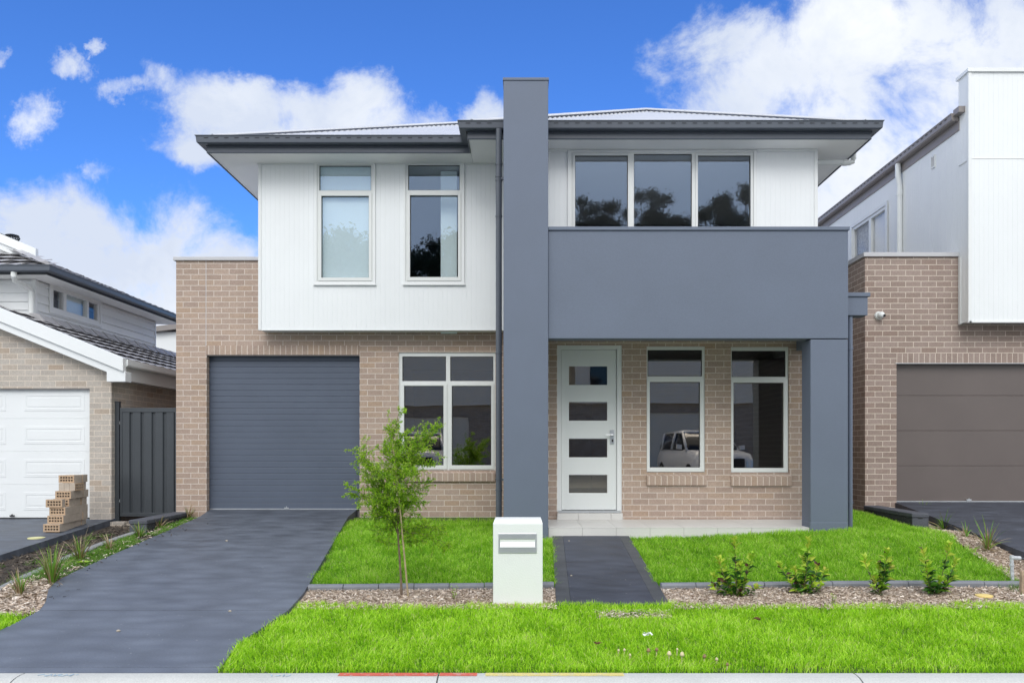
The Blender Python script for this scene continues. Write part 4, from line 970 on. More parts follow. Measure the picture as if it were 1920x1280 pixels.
# ---------------------------------------------------------------- garden hardware
# letterbox pillar
LY = 7.2; l0, l1 = X(924.5, LY), X(1017.5, LY); zt = Z(974, LY); zb_ = T(0, 7.3) - .05
lb = empty('letterbox', ((l0 + l1) / 2, LY + .15, .25), 'white rendered letterbox pillar with a steel mail slot in front of the grey pier', 'letterbox')
mb = MB(); mb.prism([(l0, LY, zb_), (l1, LY, zb_), (l1, LY, zt - .037), (l0, LY, zt - .037)], (0, .34, 0))
mb = MB(); ins = .012
A = [(l0, LY, zb_), (l1, LY, zb_), (l1, LY + .34, zb_), (l0, LY + .34, zb_)]; B = [(p[0], p[1], zt - .034) for p in A]; D_ = [(l0 + ins, LY + .045, zt), (l1 - ins, LY + .045, zt), (l1 - ins, LY + .30, zt), (l0 + ins, LY + .30, zt)]
for P_, Q_ in ((A, B), (B, D_)):
    for i in range(4): mb.quad(P_[i], P_[(i + 1) % 4], Q_[(i + 1) % 4], Q_[i])
mb.poly(D_); mb.poly(A); mb.build('pillar', M['mail'], lb, bevel=.004)
mb = MB(); s0, s1, sa, sb = X(934.5, LY), X(1006.5, LY), Z(1036.5, LY), Z(999.5, LY); q0, q1 = X(937.5, LY), X(1003.5, LY)
mb.slab(front, (s0, s1), (sa, sb), LY - .006, LY + .02, [(q0, q1, Z(1025, LY), Z(1010, LY))]); pl = mb.build('slot_plate', M['steel'], lb, bevel=.002)
mb = MB(); mb.prism([(q0 + .002, LY - .012, Z(1025, LY)), (q0 + .002, LY - .004, Z(1025, LY)), (q0 + .002, LY + .012, Z(1012.5, LY)), (q0 + .002, LY + .004, Z(1012.5, LY))], (q1 - q0 - .004, 0, 0)); mb.build('flap', plain('pale_steel_flap', (.78, .79, .80), .35, .02, 4, metal=.3), pl)
mb = MB(); mb.box(q0, q1, LY + .014, LY + .018, Z(1025, LY), Z(1010, LY)); mb.build('slot_opening', M['dark'], pl)

# edging
def edging(path, zf, label, mat, w=.10, h=.05, seglen=.36):
    e = MB(); rd = random.Random(4)
    for a, b in zip(path[:-1], path[1:]):
        L_ = math.hypot(b[0] - a[0], b[1] - a[1]); n = max(1, round(L_ / seglen)); d = ((b[0] - a[0]) / L_, (b[1] - a[1]) / L_); s = (-d[1], d[0])
        for k in range(n):
            t0, t1 = L_ * k / n + .003, L_ * (k + 1) / n - .003
            j = rd.uniform(-.004, .004)
            P = [];
            for t in (t0, t1):
                x, y = a[0] + d[0] * t, a[1] + d[1] * t; z = zf(x, y) + j
                P.append([(x + s[0] * q, y + s[1] * q, z + hh) for q, hh in ((-w / 2, -.06), (-w / 2, h * .55), (-w / 2 + .015, h * .9), (0, h), (w / 2 - .015, h * .9), (w / 2, h * .55), (w / 2, -.06))])
            m = 7
            for i in range(m): e.quad(P[0][i], P[0][(i + 1) % m], P[1][(i + 1) % m], P[1][i])
            e.poly(P[0][::-1]); e.poly(P[1])
    o = e.build('garden_edging', mat, bevel=.004); tag(o, label, 'edging', 'concrete garden edging'); return o
zf = lambda x, y: T(x, y) + .012
edging([(drR(7.77) + .02, 7.70), (pathL(7.77) - .01, 7.78)], zf, 'grey concrete edging between lawn and mulch from driveway to footpath, behind letterbox', M['edging'])
edging([(pathR(7.77) + .01, 7.76), (3.0, 7.83), (4.85, 7.83)], zf, 'grey concrete edging behind the four leafy shrubs, right of the footpath', M['edging'])
edging([(-4.98, 7.3), (-5.1, 8.0), (-5.25, 9.2), (-5.30, 10.9)], lambda x, y: T(x, y) + .0, 'pale weathered edging between dark soil and the grass tussocks beside the driveway', M['edging_old'], w=.11, seglen=.45, h=.03)
# block retaining walls
def blockwall(name, pts, ztop, zbase, w, label):
    o = empty(name, (pts[0][0], pts[0][1], zbase(pts[0][1])), label, 'retaining wall')
    (xa, ya), (xb, yb) = pts
    b = MB(); b.prism([(xa, ya, zbase(ya)), (xb, yb, zbase(yb)), (xb, yb, ztop - .062), (xa, ya, ztop - .062)], (w, 0, 0)); b.build('block_wall', M['block_split'], o, bevel=.008)
    c = MB(); n = 4
    for k in range(n):
        t0, t1 = k / n, (k + 1) / n - .006
        x0, y0_, x1, y1_ = xa + (xb - xa) * t0, ya + (yb - ya) * t0, xa + (xb - xa) * t1, ya + (yb - ya) * t1
        c.prism([(x0 - .008, y0_ - (.012 if k == 0 else 0), ztop - .06), (x1 - .008, y1_, ztop - .06), (x1 - .008, y1_, ztop), (x0 - .008, y0_ - (.012 if k == 0 else 0), ztop)], (w + .016, 0, 0))
    c.build('capping', M['block'], o, bevel=.012)
    f = MB(); f.box(xa + .002, xa + w - .002, ya - .004, ya + .05, zbase(ya), ztop - .064); f.build('end_block', M['block'], o, bevel=.006)
    s = MB(); s.box(xa + w * .35, xa + w * .62, ya - .0125, ya + .01, ztop - .068, ztop - .061); s.build('joint_gap', M['dark'], o)
blockwall('retaining_wall', [(-5.43, 11.0), (-5.46, 12.49)], .683, lambda y: .35, .24, 'low dark block retaining wall between the metal gate and the dark driveway')
blockwall('retaining_wall', [(5.25, 10.83), (5.26, 12.4)], .79, lambda y: .40, .225, 'low dark block retaining wall in front of the brown brick house corner')

# metal gate
gt = empty('metal_gate', (-5.95, 12.62, .56), 'dark grey ribbed steel gate between the two brick houses', 'gate')
g0, g1, gb, gtp, gy2 = -6.37, -5.47, .60, 2.31, 12.62
mb = MB(); mb.box(-6.46, -6.385, 12.60, 12.67, .48, 2.40); mb.prism([(-6.465, 12.595, 2.40), (-6.38, 12.595, 2.40), (-6.38, 12.675, 2.40), (-6.465, 12.675, 2.40)], (0, 0, .012)); mb.build('post', M['fence'], gt, bevel=.004)
mb = MB(); mb.slab(front, (g0, g1), (gb, gtp), gy2 - .02, gy2 + .02, [(g0 + .035, g1 - .035, gb + .06, gtp - .07)]); mb.build('frame', M['fence'], gt, bevel=.004)
mb = MB(); x = g0 + .03; pr_ = []
while x < g1 - .03:
    pr_ += [(x, 0), (x + .115, 0), (x + .130, .026), (x + .160, .026)]; x += .175
for a, b in zip(pr_[:-1], pr_[1:]):
    a2, b2 = min(a[0], g1 - .03), min(b[0], g1 - .03)
    if b2 > a2: mb.quad((a2, gy2 + a[1] - .012, gb + .05), (b2, gy2 + b[1] - .012, gb + .05), (b2, gy2 + b[1] - .012, gtp - .05), (a2, gy2 + a[1] - .012, gtp - .05))
mb.build('ribbed_sheet', M['fence'], gt)
for zz in (2.05, .82):
    mb = MB(); mb.tube([(-6.378, 12.62, zz), (-6.378, 12.62, zz + .05)], .008, 8); mb.tube([(-6.395, 12.61, zz + .025), (-6.35, 12.61, zz + .025)], .006, 6); mb.build('hinge', M['steel'], gt)
mb = MB(); mb.box(-6.42, -6.20, 12.40, 12.55, .38, .53); mb.box(-6.19, -5.9, 12.45, 12.55, .38, .50); o = mb.build('footing_bricks', M['brick_grey'], gt)

# loose bricks
def cored_brick():
    b = MB(); w, h, d = .23, .11, .076; holes = [(-.115 + .022 + i * .0395, -.115 + .022 + i * .0395 + .028, y0, y0 + .026) for i in range(5) for y0 in (.022, .062)]
    b.slab(front, (-w / 2, w / 2), (0, h), 0, d, holes)
    mats = [1 if abs(b.v[f[0]][1] - b.v[f[1]][1]) < 1e-6 and abs(b.v[f[1]][1] - b.v[f[2]][1]) < 1e-6 else 0 for f in b.f]; b.mi = mats
    bk = MB(); bk.box(-w / 2 + .015, w / 2 - .015, d - .008, d - .004, .015, h - .015)
    o = b.build('loose_brick', [M['loose'], M['loose_face']], bevel=0)
    o.data.transform(Matrix.Translation(o.location)); o.location = (0, 0, 0)
    return o
bproto = cored_brick(); C.objects.unlink(bproto)
rd = random.Random(11)
def put_brick(x, y, z, label, rot=(0, 0, 0)):
    o = bproto.copy(); C.objects.link(o); o.location = (x, y, z); o.rotation_euler = rot
    o.name = 'loose_brick'; tag(o, label, 'brick', 'loose bricks stacked on the left driveway')
BXc = -6.62
tier_names = ['lowest', 'second lowest', 'third lowest', 'fourth', 'fifth', 'second highest', 'top']
fronts = [11.20, 11.28, 11.36, 11.44, 11.52, 11.58, 11.66]
BACK = 12.02
for k in range(7):
    y = fronts[k]; j = 0; zb2 = DLEFT(11.2) + .012 + k * .1115; xo = (.0, .02, .015, .0, .025, .0, .02)[k]
    if k == 5:
        # bricks turned end-on, three abreast
        for i in range(3): put_brick(BXc - .085 + i * .079 + .04, y + .12, zb2, 'tan brick laid end-on, one of three abreast near the stack top', (0, 0, R(90)))
        y += .235
    while y < BACK:
        x = BXc + xo + rd.uniform(-.006, .006) + (.022 if y > 11.86 else 0) + (y - 11.2) * -.15
        if j == 0 and k != 5:
            lab = {0: 'cored brick on its edge at the very foot of the brick stack, nearest the street', 1: 'cored brick on its edge, second step up the stepped brick stack',
                   2: 'orange-faced cored brick on its edge, third step up the brick stack', 3: 'plain-faced brick lying in the fourth step of the brick stack',
                   4: 'cored brick on its edge in the fifth step, just under the end-on bricks', 6: 'topmost brick at the back of the stepped brick stack'}[k]
        else: lab = 'tan brick packed behind the front faces of the stepped brick stack'
        if k == 3 and j == 0: put_brick(x - .01, y - .02, zb2 + .0, lab, (R(0), 0, R(180) + .02)); bpy.data.objects  # its smooth back faces the street
        else: put_brick(x, y, zb2, lab, (0, 0, rd.uniform(-.03, .03)))
        y += .0785; j += 1
# three half-buried tan off-cuts by the gate
# small things lying about
def disc(name, px, py, zf_, r, mat, label, cat):
    b = MB(); Y_ = 8
    for _ in range(40): Y_ = (EYE - zf_(Y_)) * F / (py - VY)
    x = X(px, Y_); b.tube([(x, Y_, zf_(Y_) - .01), (x, Y_, zf_(Y_) + .006)], [r, r], 24); b.tube([(x, Y_, zf_(Y_) + .006), (x, Y_, zf_(Y_) + .010)], [r * .92, r * .8], 24)
    o = b.build(name, mat); tag(o, label, cat); return o
disc('drain_cap', 68, 1008, lambda y: DLEFT(y) + .002, .105, M['cap'], 'round pale yellow cap lying flat on the left driveway below the bricks', 'cap')
disc('drain_cap', 1845, 1116, lambda y: T(4.4, y) + .02, .075, M['cap2'], 'round orange-yellow cap lying on the mulch right of the last shrub', 'cap')
def on_ground(px, py, zf_):
    Y_ = 8.0
    for _ in range(60): Y_ = .5 * Y_ + .5 * (EYE - zf_(X(px, Y_), Y_)) * F / (py - VY)
    return X(px, Y_), Y_
def scat(name, mat, n, seed, zf_, regions, smin, smax, labelf, cat, group):
    pass
x, y = on_ground(1897, 1092, T)
tp = empty('garden_standpipe', (x, y, T(x, y)), 'grey capped water pipe with elbow standing at the lawn corner on the right', 'water pipe')
H = .275
mb = MB(); mb.tube([(x + .01, y, T(x, y) - .05), (x, y, T(x, y) + H - .04), (x, y, T(x, y) + H)], [.016, .017, .02], 12); mb.tube([(x + .0, y, T(x, y) + H * .62), (x, y, T(x, y) + H * .66)], .023, 12); mb.build('pipe', M['galv'], tp)
mb = MB(); mb.tube([(x - .008, y, T(x, y) + H - .025), (x + .09, y + .01, T(x, y) + H - .03)], [.022, .02], 12); mb.build('elbow', M['galv'], tp)
mb = MB(); mb.tube([(x + .085, y + .01, T(x, y) + H - .03), (x + .25, y + .1, T(x, y) + H - .06), (x + .5, y + .15, T(x, y) + .1)], .010, 8); mb.build('hose', M['fence'], tp)
x, y = on_ground(1920, 1116, T)
mb = MB(); mb.prism([(x - .022, y, T(x, y) - .1), (x + .03, y, T(x, y) - .1), (x + .03, y + .04, T(x, y) - .1), (x - .022, y + .04, T(x, y) - .1)], (.003, 0, .33)); tag(mb.build('timber_peg', M['timber'], bevel=.004), 'short square timber peg at the right edge beside the mulch', 'peg')
# mushrooms in the verge
def mushroom(px, py, h, r, mat, label):
    x, y = on_ground(px, py, T); z = T(x, y)
    o = empty('mushroom', (x, y, z), label, 'mushroom', 'mushrooms in the street verge')
    b = MB(); b.tube([(x, y, z - .01), (x + .003, y, z + h)], [.005, .004], 8); b.build('stem', M['mush'], o)
    b = MB(); b.tube([(x + .003, y, z + h - r * .9), (x + .003, y, z + h - r * .2), (x + .003, y, z + h + r * .6), (x + .003, y, z + h + r * .95)], [r, r * .95, r * .6, r * .1], 12); b.build('cap', mat, o, smooth=True)
for i, (px, py, h, r, mt, lab) in enumerate([
        (1159, 1230, .075, .010, 'mush', 'tiny cream mushroom, leftmost of the verge mushrooms'), (1170, 1229, .075, .010, 'mush', 'tiny cream mushroom second from the left in the verge'),
        (1180.5, 1238, .07, .010, 'mush', 'small cream mushroom standing below the first two, near the kerb'), (1215, 1232, .09, .016, 'mushb', 'brown flat-capped mushroom, left one of the brown pair'),
        (1230.5, 1230, .085, .014, 'mushb', 'brown flat-capped mushroom, right one of the brown pair'), (1254, 1240, .10, .017, 'mush', 'tallest pale mushroom with a long stem in the verge middle'),
        (1269, 1228, .075, .009, 'mush', 'narrow pale mushroom behind the two largest ones'), (1278, 1240, .09, .017, 'mush', 'plump bell-shaped pale mushroom right of the tallest one'),
        (1320, 1243, .085, .015, 'mushb', 'reddish-brown mushroom right of the pale bell-shaped one'), (1343, 1246, .07, .012, 'mush', 'pale mushroom near the kerb, second last to the right'),
        (1363, 1254, .06, .012, 'mushb', 'dark mushroom closest to the kerb, rightmost of all')]):
    mushroom(px, py, h * .62, r * .95, M[mt], lab)
def crumple(name, px, py, s, mat, label, cat, up=.06, zf_=T, grp=None):
    x, y = on_ground(px, py, zf_); z = zf_(x, y) + up; rd = random.Random(int(px)); b = MB(); n = 5
    P = [[(x + (i - n / 2) * s / n + rd.uniform(-.15, .15) * s, y + (j - n / 2) * s / n * .6, z + rd.uniform(0, .4) * s) for j in range(n)] for i in range(n)]
    for i in range(n - 1):
        for j in range(n - 1):
            if rd.random() < .8: b.quad(P[i][j], P[i + 1][j], P[i + 1][j + 1], P[i][j + 1])
    o = b.build(name, mat); sm = o.modifiers.new('solid', 'SOLIDIFY'); sm.thickness = .003; tag(o, label, cat, grp)
crumple('paper_scrap', 1216, 1206, .075, M['paper'], 'torn white scrap lying in the middle of the street verge grass', 'litter')
crumple('dry_leaf', 1420, 1176, .07, M['leafbrown'], 'curled dark brown leaf in the verge grass to the right', 'leaf', grp='dry leaves on the grass')
crumple('dry_leaf', 1122, 1222, .05, M['leafbrown'], 'small brown leaf in the verge grass left of the mushrooms', 'leaf', grp='dry leaves on the grass')
for (px, py, s, lab) in ((222, 1183, .022, 'pale pebble on the driveway near the kerb'), (431, 1146, .02, 'pebble lying on the driveway joint'), (425, 1014, .022, 'brown pebble on the upper driveway'), (801, 1219, .01, 'small pebble on the driveway edge')):
    x, y = on_ground(px, py, lambda a, b: DRV(b))
    if px == 801: continue
    b = MB(); s *= .75; sphere(b, (x, y, DRV(y) + s * .35), s, 8, 6, (1, .8, .55)); tag(b.build('pebble', M['pebble']), lab, 'pebble', 'pebbles on the driveway')
for (px, py, lab) in ((1067, 1014, 'white fleck of stone on the top of the footpath'), (1071, 1079, 'white fleck of stone half way down the footpath')):
    x, y = on_ground(px, py, lambda a, b: PATHZ(b)); b = MB(); sphere(b, (x, y, PATHZ(y) + .004), .011, 8, 6, (1, .8, .6)); tag(b.build('pebble', M['pebble']), lab, 'pebble', 'pebbles on the footpath')

# ---------------------------------------------------------------- plants
def leaf_quads(base, dirv, length, width, nrm, fold=.25, rng=None):
    """two-quad leaf folded along its midrib"""
    d = dirv / (np.linalg.norm(dirv) + 1e-9); s = np.cross(d, nrm); s /= (np.linalg.norm(s) + 1e-9); n = np.cross(s, d)
    m1 = base + d * length * .45 + n * length * .06; tip = base + d * length - n * length * .10
    a = m1 + s * width / 2 + n * width * fold; b = m1 - s * width / 2 + n * width * fold
    return [np.array([base, a, tip, m1]), np.array([base, m1, tip, b])]
def young_tree():
    rg = np.random.default_rng(5)
    Y0 = 7.46; base = np.array([X(753, Y0), Y0, T(X(753, Y0), Y0)])
    t = empty('young_tree', tuple(base), 'young feathery bright green sapling tied to a thin cane beside the driveway', 'tree')
    sc_ = Y0 / F
    def P(px, py, dy=0.0): return np.array([(px - VX) * (Y0 + dy) / F, Y0 + dy, EYE + (VY - py) * (Y0 + dy) / F])
    tm = MB(); b0 = tuple(base + np.array([0, 0, -.04]))
    tm.tube([b0, tuple(P(752, 1090)), tuple(P(749, 1040)), tuple(P(746, 1000)), tuple(P(745, 960)), tuple(P(740, 900)), tuple(P(737, 850)), tuple(P(738, 815)), tuple(P(748, 772))], [.013, .011, .0095, .008, .0065, .0055, .0045, .0035, .0015], 8)
    tm.tube([tuple(P(746, 999)), tuple(P(735, 975)), tuple(P(728, 945)), tuple(P(716, 890))], [.006, .0055, .005, .002], 6)
    trunk = [P(746, 1000), P(745, 960), P(740, 900), P(737, 850), P(738, 815), P(748, 772)]
    Vv = []; Tt = []
    def twig(p, d, L, lev, young):
        n = max(3, int(L / .016)); q = p.copy(); d = d / np.linalg.norm(d); pts = [q.copy()]
        for i in range(n):
            d = d + rg.normal(0, .11, 3) + np.array([0, 0, .006]); d /= np.linalg.norm(d); q = q + d * L / n; pts.append(q.copy())
            f = i / n
            for _ in range(3 if lev else 2):
                ld = d * .55 + rg.normal(0, .75, 3); ld /= np.linalg.norm(ld)
                ln = rg.uniform(.018, .034) * (1 - .25 * f)
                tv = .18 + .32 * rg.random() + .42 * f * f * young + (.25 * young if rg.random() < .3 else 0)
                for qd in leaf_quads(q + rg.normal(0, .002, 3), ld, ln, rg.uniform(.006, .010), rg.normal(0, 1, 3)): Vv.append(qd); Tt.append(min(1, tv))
            if lev < 2 and i > 0 and rg.random() < (.70 if lev == 0 else .42):
                sd = d + rg.normal(0, .75, 3); twig(q, sd, L * rg.uniform(.25, .5) * (1.15 - f * .6), lev + 1, young)
        tm.tube([tuple(a) for a in pts[::2]] + [tuple(pts[-1])], [max(.0009, .0035 * (L / .4) * (1 - i / (len(pts[::2]) + 1))) for i in range(len(pts[::2]) + 1)], 5)
    def limb(px0, py0, px1, py1, dy, young=.7):
        a = P(px0, py0); b = P(px1, py1, dy); twig(a, b - a, np.linalg.norm(b - a) * 1.0, 0, young)
    # limbs as they stand in the crown
    for args in [(742, 930, 668, 845, -.05, 1.0), (738, 875, 815, 812, -.05, .9), (741, 905, 790, 840, .0, .8), (743, 950, 655, 928, .08, .9), (740, 900, 700, 838, .12, .8), (738, 868, 712, 832, -.1, .8), (738, 880, 822, 800, .05, .9), (739, 905, 800, 856, -.12, .9),
                 (738, 862, 776, 812, .1, .8), (744, 960, 806, 920, .15, .7), (745, 975, 700, 905, -.15, .6), (746, 985, 782, 900, -.08, .6), (746, 998, 815, 975, -.05, .7),
                 (746, 1000, 840, 985, .10, .6), (746, 992, 720, 870, .05, .6), (740, 915, 770, 835, -.02, .7), (743, 945, 690, 930, -.1, .5), (743, 945, 795, 890, .05, .5),
                 (748, 1020, 708, 1010, -.08, .4), (748, 1022, 800, 1005, .12, .4), (728, 945, 690, 880, .02, .6), (728, 950, 705, 860, .15, .6), (716, 892, 690, 870, -.05, .8), (742, 930, 778, 955, .18, .4), (742, 925, 702, 970, .2, .35),
                 (737, 850, 722, 782, .0, .8), (737, 840, 758, 800, .03, .8), (738, 815, 748, 764, .0, 1.0), (738, 820, 727, 800, .04, .8), (737, 845, 733, 800, -.03, .7), (740, 890, 752, 840, .08, .5), (744, 960, 730, 905, .1, .35), (745, 965, 765, 915, .12, .35),
                 (746, 1000, 760, 960, .1, .3), (746, 1000, 712, 955, .05, .3), (740, 905, 728, 860, -.1, .5), (741, 915, 755, 880, -.12, .6), (745, 985, 690, 1005, .1, .3), (746, 990, 805, 1012, .0, .4), (745, 970, 718, 1012, -.1, .3), (745, 965, 778, 1005, .12, .3), (744, 955, 768, 930, .0, .4), (743, 950, 715, 925, .05, .4), (745, 975, 688, 975, -.04, .5)]:
        limb(*args)
    tm.build('trunk', M['bark'], t)
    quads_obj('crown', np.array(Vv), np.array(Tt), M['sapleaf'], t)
    ck = empty('bamboo_cane', tuple(base), 'thin leaning cane staked beside the young tree', 'stake')
    b = MB(); b.tube([tuple(P(766, 1127, .0)), tuple(P(758, 1040, -.05)), tuple(P(751, 965, -.08)), tuple(P(740, 860, -.10)), tuple(P(736, 832, -.10))], [.0085, .008, .0075, .007, .006], 8); b.build('cane', M['bamboo'], ck)
    return len(Vv)
print('tree leaves', young_tree())

def shrub(px, py, stems, seed, label):
    rg = np.random.default_rng(seed); x, y = on_ground(px, py, lambda a, b: T(a, b) + .01); z = T(x, y) + .005
    o = empty('leafy_shrub', (x, y, z), label, 'shrub', 'young leafy shrubs in the mulch bed')
    sm = MB(); Vv = []; Tt = []
    for (tx, ty, fill) in stems:      # stem tip in pixels
        tip = np.array([X(tx, y), y + rg.uniform(-.08, .08), Z(ty, y)]); b0 = np.array([x + rg.uniform(-.02, .02), y + rg.uniform(-.02, .02), z - .01])
        L = np.linalg.norm(tip - b0); n = max(5, int(L / .019)); mid = (b0 + tip) / 2 + np.array([(tip[0] - b0[0]) * .25, rg.uniform(-.02, .02), -.02])
        pts = [(1 - t) ** 2 * b0 + 2 * t * (1 - t) * mid + t * t * tip for t in np.linspace(0, 1, n + 1)]
        sm.tube([tuple(p) for p in pts], [.0055 * (1 - .75 * i / n) for i in range(n + 1)], 6)
        for i, p in enumerate(pts):
            f = i / n
            if f < .12 or (rg.random() > fill and f < .8): continue
            d = (pts[min(i + 1, n)] - pts[max(i - 1, 0)]); d /= np.linalg.norm(d); ang = rg.uniform(0, math.pi)
            for k in range(4 if f > .88 else 2):
                a = ang + k * math.pi * (1 if f <= .88 else .5)
                side = np.array([math.cos(a), math.sin(a), 0]); up = .55 if f < .85 else 1.3
                ld = side + d * up + rg.normal(0, .2, 3); ln = rg.uniform(.060, .10) * (1 - .25 * (f > .88))
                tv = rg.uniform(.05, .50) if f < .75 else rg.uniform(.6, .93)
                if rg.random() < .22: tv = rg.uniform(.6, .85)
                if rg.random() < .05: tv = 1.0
                for q in leaf_quads(p, ld, ln, ln * rg.uniform(.42, .58), np.array([0, 0, 1.0]) + rg.normal(0, .35, 3), .22): Vv.append(q); Tt.append(tv)
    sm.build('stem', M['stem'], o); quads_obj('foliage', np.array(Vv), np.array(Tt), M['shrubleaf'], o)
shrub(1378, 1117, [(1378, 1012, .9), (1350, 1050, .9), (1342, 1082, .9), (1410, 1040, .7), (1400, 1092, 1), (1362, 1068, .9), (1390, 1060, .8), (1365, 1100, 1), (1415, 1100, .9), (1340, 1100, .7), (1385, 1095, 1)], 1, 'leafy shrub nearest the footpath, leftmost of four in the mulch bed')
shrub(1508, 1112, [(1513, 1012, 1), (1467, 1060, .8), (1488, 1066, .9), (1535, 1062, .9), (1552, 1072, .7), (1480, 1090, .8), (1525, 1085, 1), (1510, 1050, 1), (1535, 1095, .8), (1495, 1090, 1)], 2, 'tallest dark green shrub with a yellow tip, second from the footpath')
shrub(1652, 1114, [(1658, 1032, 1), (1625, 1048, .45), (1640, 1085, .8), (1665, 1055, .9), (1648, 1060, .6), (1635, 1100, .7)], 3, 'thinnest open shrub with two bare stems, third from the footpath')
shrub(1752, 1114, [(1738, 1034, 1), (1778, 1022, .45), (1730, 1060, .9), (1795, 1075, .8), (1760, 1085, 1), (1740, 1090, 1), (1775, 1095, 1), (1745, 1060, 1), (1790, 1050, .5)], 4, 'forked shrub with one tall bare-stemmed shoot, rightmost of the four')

def tussock(px, py, hpx, spread, n, seed, label, dry=.3, zf_=T, skirt=0):
    rg = np.random.default_rng(seed); x, y = on_ground(px, py, zf_); z = zf_(x, y); H = hpx * y / F
    Vv = []; Tt = []
    for i in range(n + skirt):
        sk = i >= n; a = rg.uniform(0, 2 * math.pi); out = np.array([math.cos(a), math.sin(a), 0])
        L = H * rg.uniform(.55, 1.15) if not sk else H * rg.uniform(.5, 1.0); lean = abs(rg.normal(0, spread)) if not sk else rg.uniform(1.0, 1.5)
        p = np.array([x, y, z]) + out * rg.uniform(0, .035); w = rg.uniform(.004, .0085); d = np.array([0, 0, 1.0]) * math.cos(min(lean, 1.4)) + out * math.sin(min(lean, 1.4))
        s = np.cross(out, [0, 0, 1.0]) + rg.normal(0, .2, 3); s /= np.linalg.norm(s)
        tv = rg.uniform(.1, .68) if rg.random() > dry and not sk else rg.uniform(.76, 1.0)
        K = 5; pts = [p]
        for k in range(K):
            d = d + np.array([0, 0, -.10 - .12 * lean]) + out * .05; d /= np.linalg.norm(d); pts.append(pts[-1] + d * L / K)
            if pts[-1][2] < z + .006: pts[-1][2] = z + .006
        for k in range(K):
            w0, w1 = w * (1 - (k / K) ** 2 * .8), w * (1 - ((k + 1) / K) ** 2 * .92)
            Vv.append(np.array([pts[k] - s * w0, pts[k] + s * w0, pts[k + 1] + s * w1, pts[k + 1] - s * w1])); Tt.append(min(1, tv + (.12 if k >= 3 else 0)))
    o = quads_obj('grass_tussock', np.array(Vv), np.array(Tt), M['strap'])
    tag(o, label, 'tussock', 'strappy grass tussocks beside the driveways')
ZL = lambda x, y: T(x, y) + .01
tussock(38, 1114, 46, .35, 46, 1, 'small tussock with a skirt of straw, nearest the street on the left', .35, ZL, 90)
tussock(98, 1094, 74, .33, 80, 2, 'largest bright green tussock beside the left edge of the driveway', .2, ZL, 36)
tussock(150, 1050, 58, .30, 52, 3, 'upright browning tussock behind the largest one, next to a small weed', .45, ZL, 12)
tussock(205, 1030, 30, .55, 40, 4, 'low withered tussock half way along the driveway strip', .6, ZL, 10)
tussock(262, 1006, 28, .35, 46, 5, 'short dark green tussock in front of the left retaining wall', .15, ZL, 6)
tussock(300, 988, 30, .8, 40, 6, 'straw-coloured sprawling tussock beside the left retaining wall', .85, ZL, 12)
tussock(354, 970, 26, .45, 30, 7, 'small dry tussock at the foot of the garage brick pillar', .7, ZL, 10)
tussock(1770, 992, 42, .55, 30, 8, 'spiky tussock with a dead brown skirt right behind the right retaining wall', .25, ZL, 26)
tussock(1731, 958, 22, .5, 18, 12, 'little green tuft above the right retaining wall against the brown door', .2, lambda x, y: T(x, y) + .05, 0)
tussock(1812, 1006, 34, .45, 16, 9, 'sparse thin tussock in the middle of the right mulch strip', .3, ZL, 4)
tussock(1852, 1030, 60, .55, 40, 10, 'red-brown tussock with long bent blades in the right mulch strip', .55, ZL, 14)
def weed(px, py, h, seed, label, broad=False):
    rg = np.random.default_rng(seed); x, y = on_ground(px, py, ZL); z = T(x, y); Vv = []; Tt = []; sm = MB()
    o = empty('weed', (x, y, z), label, 'weed', 'small weeds in the garden beds')
    for k in range(3 if not broad else 1):
        top = np.array([x + rg.uniform(-.03, .03), y + rg.uniform(-.03, .03), z + h * rg.uniform(.6, 1)]); n = 9
        sm.tube([(x, y, z - .01), tuple(top)], [.0025, .001], 5)
        for i in range(n * (2 if broad else 1)):
            f = (i + 1) / n if not broad else .3; p = np.array([x, y, z]) * (1 - f) + top * f; a = rg.uniform(0, 6.28)
            for q in leaf_quads(p, np.array([math.cos(a), math.sin(a), .4]), (.03 if not broad else .08) * rg.uniform(.7, 1.2), .011 if not broad else .032, np.array([0, 0, 1.0]) + rg.normal(0, .3, 3)): Vv.append(q); Tt.append(rg.uniform(.5, .8))
    sm.build('stem', M['stem'], o); quads_obj('foliage', np.array(Vv), np.array(Tt), M['shrubleaf'], o)
weed(851, 1122, .13, 1, 'thin upright weed in the mulch between sapling and letterbox')
weed(1562, 1132, .11, 2, 'small pale weed at the front of the mulch below the dark shrub')
weed(156, 1058, .08, 3, 'broad-leaved light green weed at the driveway edge', True)

